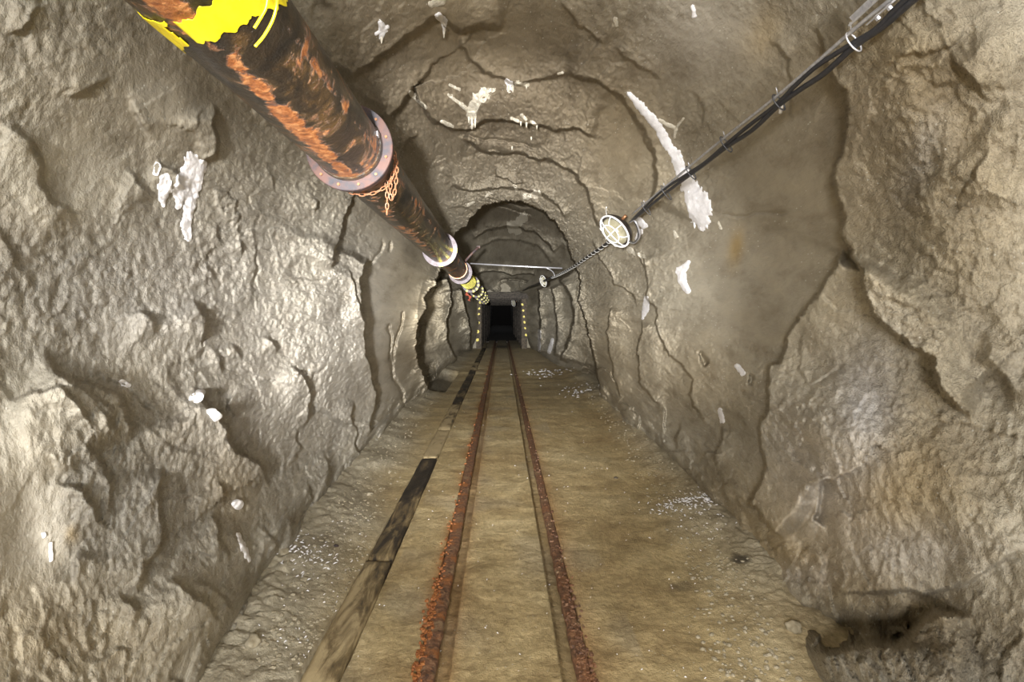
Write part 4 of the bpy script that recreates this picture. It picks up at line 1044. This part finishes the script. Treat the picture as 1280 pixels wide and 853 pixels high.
# plank lining behind the frames: boards are parts of the lining
def lining(side):
    r = tag(empty('wall_lining_%s' % side, (0, 21.3, 0), None, None), kind='structure')
    return r
for s, nm in ((-1, 'left'), (1, 'right')):
    r = bpy.data.objects.new('plank_wall_%s' % nm, None); C.objects.link(r); tag(r, kind='structure')
    for k in range(6):
        z = 0.15 + k * 0.36
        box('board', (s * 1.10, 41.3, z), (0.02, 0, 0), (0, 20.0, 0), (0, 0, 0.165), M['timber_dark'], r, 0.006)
r = bpy.data.objects.new('plank_ceiling', None); C.objects.link(r); tag(r, kind='structure')
for k in range(12):
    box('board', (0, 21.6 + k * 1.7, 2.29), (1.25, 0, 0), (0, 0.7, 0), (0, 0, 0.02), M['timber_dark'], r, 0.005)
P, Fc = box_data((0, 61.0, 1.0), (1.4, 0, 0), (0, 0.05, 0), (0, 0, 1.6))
tag(link('dark_end_sheet', mesh('dark_end_sheet', P, Fc), M['drift_dark'], None, False), kind='structure')  # added black sheet, painted darkness where the drift runs on
P, Fc = box_data((0, 43.5, -0.06), (1.4, 0, 0), (0, 17.5, 0), (0, 0, 0.05))
tag(link('floor_far', mesh('floor_far', P, Fc), M['timber_dark'], None, False), kind='structure')

# ------------------------------------------------------------------ lime deposits on the rock (parts of the walls)
def deposit(strokes, mat, name='lime_deposit', lift=0.006, rag=0.35, seed=0, cell=None):
    """strokes: list of polylines of (px, py, half-width px)"""
    allp = [p for s_ in strokes for p in s_]
    mx = max(p[2] for p in allp) * 1.6 + 3
    x0, x1 = min(p[0] for p in allp) - mx, max(p[0] for p in allp) + mx; y0, y1 = min(p[1] for p in allp) - mx, max(p[1] for p in allp) + mx
    cell = cell or max(0.8, math.sqrt((x1 - x0) * (y1 - y0) / 9000))
    gx, gy = np.meshgrid(np.arange(x0, x1, cell), np.arange(y0, y1, cell), indexing='ij')
    best = np.full(gx.shape, -9.0)
    for s_ in strokes:
        for a, b in zip(s_[:-1], s_[1:]):
            dx, dy = b[0] - a[0], b[1] - a[1]; L = dx * dx + dy * dy + 1e-6
            t = np.clip(((gx - a[0]) * dx + (gy - a[1]) * dy) / L, 0, 1)
            d = np.hypot(gx - a[0] - t * dx, gy - a[1] - t * dy); w_ = a[2] + (b[2] - a[2]) * t
            best = np.maximum(best, 1 - d / w_)
    nz = noise(gx, gy * 0.5, gx * 0 + seed, 0.30) * rag + noise(gx, gy * 0.4, gx * 0 + seed, 0.09) * rag * 1.2
    m = best + nz
    aa = np.arctan2(VY - gy, gx - VX); aa = np.where(aa < RAD(-90), aa + 2 * math.pi, aa); ss = np.log(np.hypot(gx - VX, gy - VY))
    i = np.interp(aa, av, np.arange(NA)); j = np.interp(ss, sv, np.arange(len(sv)))
    i0 = np.minimum(i.astype(int), NA - 2); j0 = np.minimum(j.astype(int), len(sv) - 2); u, v_ = i - i0, j - j0
    r = R[i0, j0] * (1 - u) * (1 - v_) + R[i0 + 1, j0] * u * (1 - v_) + R[i0, j0 + 1] * (1 - u) * v_ + R[i0 + 1, j0 + 1] * u * v_
    r2 = r - lift * (0.25 + 1.2 * np.sqrt(np.clip(m, 0, 1))) + (m <= 0.02) * lift * 1.0
    k = r2 / r
    X = r2 * np.cos(aa); Y = F * r / np.exp(ss); Z = r2 * np.sin(aa) + H
    keep = (m[:-1, :-1] > 0) | (m[1:, :-1] > 0) | (m[:-1, 1:] > 0) | (m[1:, 1:] > 0)
    if not keep.any(): return
    me, _ = grid_mesh(name, X, Y, Z, keep)
    cx = sum(p[0] for p in allp) / len(allp); cy = sum(p[1] for p in allp) / len(allp)
    return link(name, me, mat, host(cx, cy))
LM, CM = M['lime'], M['cream']
deposit([[(240, 203, 12), (236, 218, 13), (228, 240, 11), (222, 258, 5)], [(252, 205, 7), (243, 235, 9), (234, 262, 8), (231, 282, 6), (235, 297, 5)]], LM, seed=1)
deposit([[(197, 208, 4), (194, 217, 3)], [(208, 222, 7), (206, 235, 8), (202, 250, 4), (204, 258, 2)]], LM, seed=2)
deposit([[(786, 117, 3), (800, 132, 5), (822, 158, 6), (838, 185, 6), (852, 212, 7), (860, 226, 10), (868, 245, 14), (876, 266, 14), (880, 278, 9)]], LM, seed=3, lift=0.010)
deposit([[(825, 150, 2), (838, 158, 3), (845, 160, 2), (843, 172, 1.6)], [(845, 160, 1.6), (854, 148, 1.6)]], CM, seed=4)
deposit([[(848, 190, 2.5), (856, 215, 4)]], LM, seed=4)
deposit([[(860, 328, 2.5), (852, 340, 6), (853, 350, 5), (860, 364, 3)]], LM, seed=5)
deposit([[(808, 373, 3.5), (806, 385, 4.5), (803, 398, 2.5)]], LM, seed=6)
deposit([[(843, 290, 2), (845, 296, 2.5)], [(898, 278, 2), (901, 286, 2)]], CM, seed=7)
deposit([[(922, 458, 3), (928, 467, 3)]], LM, seed=8)
deposit([[(900, 514, 3), (903, 526, 3)]], LM, seed=9)
deposit([[(248, 492, 5), (245, 500, 4)]], LM, seed=10, lift=0.02, rag=0.15)
deposit([[(262, 515, 4), (269, 522, 5)]], LM, seed=11, lift=0.02, rag=0.15)
deposit([[(297, 632, 6), (294, 630, 5)]], LM, seed=12, lift=0.02, rag=0.1)
deposit([[(297, 668, 3), (303, 685, 4), (312, 702, 3)]], LM, seed=13, rag=0.6)
deposit([[(152, 477, 3), (160, 482, 2.5)]], LM, seed=14)
deposit([[(53, 668, 1.5), (54, 672, 1.5)], [(62, 680, 1.5), (63, 702, 1.5)]], LM, seed=14)
deposit([[(475, 28, 4), (478, 38, 5), (476, 48, 2)], [(470, 42, 2), (485, 33, 2)]], LM, seed=15)
deposit([[(548, 20, 4), (556, 26, 5), (555, 38, 1.6)]], LM, seed=16)
deposit([[(540, 5, 4), (552, 0, 5)]], CM, seed=17)
deposit([[(634, 102, 4), (638, 106, 5), (637, 113, 3)]], LM, seed=18)
deposit([[(604, 116, 7), (596, 124, 7), (590, 140, 6), (590, 158, 3)], [(604, 116, 3), (618, 112, 2)]], CM, seed=19, rag=0.5)
deposit([[(562, 106, 1.5), (574, 112, 2.2)], [(560, 118, 1.6), (575, 130, 2.4), (586, 138, 2.5)]], CM, seed=20)
deposit([[(514, 116, 3), (522, 126, 2.5), (532, 134, 2)], [(552, 152, 2), (566, 158, 2)]], CM, seed=21)
deposit([[(640, 148, 2), (648, 152, 2.2)], [(652, 144, 2), (658, 150, 2)], [(664, 152, 2), (669, 156, 2)], [(644, 104, 1.5), (660, 106, 2)]], CM, seed=22)
deposit([[(698, 92, 1.5), (704, 91, 1.5)]], CM, seed=22)
deposit([[(866, 8, 3), (868, 20, 3.5)]], LM, seed=23)
deposit([[(769, 24, 3), (771, 32, 2)]], CM, seed=24)
deposit([[(798, 276, 4), (805, 282, 4)], [(800, 290, 4), (796, 298, 3)]], LM, seed=25)
deposit([[(787, 312, 4), (796, 318, 4), (804, 321, 4)]], CM, seed=26)
deposit([[(655, 272, 5), (640, 283, 7), (648, 290, 4)]], CM, seed=27, rag=0.6)
deposit([[(585, 257, 2), (592, 253, 1.5)], [(608, 246, 1.6), (612, 242, 1.6)], [(643, 232, 1.6), (646, 238, 1.4)]], CM, seed=28)
deposit([[(703, 300, 2.5), (708, 306, 2.5)], [(660, 246, 5), (672, 243, 4)]], CM, seed=29, rag=0.6)
deposit([[(674, 414, 1.8), (674, 438, 1.8)]], LM, seed=30, cell=0.6)
deposit([[(691, 425, 3), (686, 440, 3)]], LM, seed=31, cell=0.6)
deposit([[(978, 128, 2), (976, 140, 1.6)]], LM, seed=32)
# little stalactites: short cones hanging under the deposits
sts = [(590, 148, 14), (594, 150, 10), (586, 146, 8), (636, 110, 7), (641, 110, 6), (658, 106, 6), (651, 152, 6), (658, 154, 6), (671, 156, 6), (555, 38, 10), (477, 46, 9), (664, 172, 4), (640, 184, 4), (868, 280, 6), (876, 282, 7), (883, 280, 5), (860, 236, 6)]
for k, (px, py, L) in enumerate(sts):
    p = rock_at(px, py, 0.0); Ls = L / F * p.y
    v, f = tube_data([p + Vector((0, 0, 0.02)), p + Vector((0, -0.004, -Ls * 0.4)), p + Vector((0, -0.004, -Ls))], [0.012, 0.008, 0.002], 6)
    link('stalactite', mesh('stalactite', v, f), CM if k < 13 else LM, host(px, py))

# ------------------------------------------------------------------ loose bits on the floor
def flake_field(n, fn_, mat, label, cat, size=(0.004, 0.012)):
    rng = random.Random(n); v, f = [], []
    for _ in range(n):
        x, y = fn_(rng); z = floor_z(x, y) + 0.003
        L = rng.uniform(*size) * (1 + y * 0.08); W_ = L * rng.uniform(0.15, 0.4); a = rng.uniform(0, math.pi); tz = rng.uniform(0.0, 0.5) * L
        d = Vector((math.cos(a), math.sin(a), 0)); e = Vector((-d.y, d.x, 0)); c = Vector((x, y, z)); b = len(v)
        for s0, s1, h_ in ((-1, -1, 0), (1, -1, 0), (1, 1, 0), (-1, 1, 0)): v.append(c + d * L * s0 + e * W_ * s1 + Vector((0, 0, tz * (s0 > 0))))
        v.append(c + Vector((0, 0, 0.004 + L * 0.3)))
        f += [(b, b + 1, b + 4), (b + 1, b + 2, b + 4), (b + 2, b + 3, b + 4), (b + 3, b, b + 4)]
    return v, f
def on_floor(px, py):
    Y = F * H / (py - VY); return (px - VX) / F * Y, Y
def cluster(px, py, sx, sy):
    def g(r):
        while True:
            X_, Y_ = on_floor(r.gauss(px, sx), r.gauss(py, sy))
            if 1.9 < Y_ < 20: return X_, Y_
    return g
def anywhere(r):
    X_, Y_ = on_floor(r.uniform(330, 1000), r.uniform(500, 853)); return max(-0.95, min(1.1, X_)) * (1 if abs(X_) < 0.95 else r.uniform(0.2, 1)), Y_
def left_edge(r):
    py = r.uniform(650, 850); return on_floor(r.gauss(480 - (py - 560) * 0.42, 26), py)
for n, fn_, lab, sz in ((90, cluster(385, 712, 20, 14), 'scatter of white lime flakes at the foot of the left wall beside the plank strip', (0.004, 0.011)),
                        (150, cluster(862, 640, 22, 7), 'bright patch of white lime flakes on the right of the floor near the wall', (0.005, 0.012)),
                        (60, cluster(885, 662, 25, 14), 'sparse white lime flakes in front of the bright patch at right', (0.003, 0.008)),
                        (150, anywhere, 'tiny pale flakes strewn over the whole tunnel floor', (0.002, 0.0045)),
                        (70, left_edge, 'pale flakes strewn between the plank strip and the left wall', (0.0025, 0.006)),
                        (60, cluster(680, 466, 14, 3), 'pale flakes on the floor of the far recess right of the rails', (0.010, 0.022)),
                        (50, cluster(722, 490, 14, 4), 'pale flakes under the right wall at the mouth of the recess', (0.008, 0.018))):
    v, f = flake_field(n, fn_, LM, lab, 'flakes', sz)
    tag(link('lime_flakes', mesh('lime_flakes', v, f), LM, None, False), lab, 'flakes', kind='stuff')

# gravel at the wall feet (small, uncounted)
def gravel(n, fn_, lab, size):
    rng = random.Random(n + 5); v, f = [], []
    ico = [(0, 0, 1), (.89, 0, .45), (.28, .85, .45), (-.72, .53, .45), (-.72, -.53, .45), (.28, -.85, .45), (.72, .53, -.45), (-.28, .85, -.45), (-.89, 0, -.45), (-.28, -.85, -.45), (.72, -.53, -.45), (0, 0, -1)]
    icf = [(0, 1, 2), (0, 2, 3), (0, 3, 4), (0, 4, 5), (0, 5, 1), (1, 6, 2), (2, 7, 3), (3, 8, 4), (4, 9, 5), (5, 10, 1), (6, 7, 2), (7, 8, 3), (8, 9, 4), (9, 10, 5), (10, 6, 1), (11, 7, 6), (11, 8, 7), (11, 9, 8), (11, 10, 9), (11, 6, 10)]
    for _ in range(n):
        x, y = fn_(rng); s_ = rng.uniform(*size); z = floor_z(x, y) + s_ * 0.2; b = len(v)
        sx, sy, sz = s_ * rng.uniform(.7, 1.4), s_ * rng.uniform(.7, 1.3), s_ * rng.uniform(.45, .8)
        for p in ico:
            k = rng.uniform(0.8, 1.15); v.append((x + p[0] * sx * k, y + p[1] * sy * k, z + p[2] * sz * k))
        f += [tuple(b + q for q in t) for t in icf]
    tag(link('gravel', mesh('gravel', v, f), M['stone'], None, False), lab, 'gravel', kind='stuff')
def foot(side):
    def g(r):
        Y = F * H / (r.uniform(480, 860) - VY)
        b_ = float(np.interp(Y, [2, 3, 4.5, 9.5], [0.92, 1.05, 1.22, 1.42] if side < 0 else [1.10, 1.32, 1.48, 1.75]))
        return side * (b_ + r.uniform(-0.22, 0.10) * 1.0 - abs(r.gauss(0, 0.05))), Y
    return g
gravel(700, foot(-1), 'small gravel and crumbs of rock along the foot of the left wall', (0.004, 0.012))
gravel(600, foot(1), 'small gravel and crumbs of rock along the foot of the right wall', (0.004, 0.012))

# single stones
def stone(px, py, s_, label, mat, flat=0.6, seed=0, group=None):
    x, y = on_floor(px, py); bm = bmesh.new(); bmesh.ops.create_icosphere(bm, subdivisions=3, radius=1)
    for v in bm.verts:
        c = v.co.copy(); n1_ = noise(np.array([c.x]), np.array([c.y]), np.array([c.z]), 1.1, seed * 3.1)[0]; n2_ = noise(np.array([c.x]), np.array([c.y]), np.array([c.z]), 3.5, seed)[0]
        v.co = Vector((c.x * 1.15, c.y * 0.9, c.z * flat)) * (1 + 0.45 * n1_ + 0.15 * n2_) * s_
    me = bpy.data.meshes.new('stone'); bm.to_mesh(me); bm.free()
    o = link('stone', me, mat); o.location = (x, y, floor_z(x, y) + s_ * flat * 0.45); o.rotation_euler.z = seed
    return tag(o, label, 'stone', group)
stone(884, 644, 0.020, 'rounded bright white stone beside the white flakes on the right', LM, 0.8, 1)
stone(355, 714, 0.030, 'angular grey brown stone at the foot of the left wall by the white flakes', M['stone'], 0.7, 2)
stone(420, 692, 0.012, 'small reddish brown stone on the floor left of the plank strip', M['flange'], 0.8, 3)
stone(992, 800, 0.035, 'pale lump of rock at the mouth of the dark hollow bottom right', M['stone'], 0.7, 4)
stone(316, 835, 0.030, 'square crumbly stone in the bottom left rubble', M['stone'], 0.7, 5)
stone(770, 598, 0.016, 'dark little stone alone on the floor right of the rails', M['timber'], 0.6, 6)
stone(461, 622, 0.022, 'small stone against the left wall foot above the planks', M['stone'], 0.6, 7)
stone(380, 740, 0.020, 'flat stone just left of the plank strip near the flakes', M['stone'], 0.5, 8)
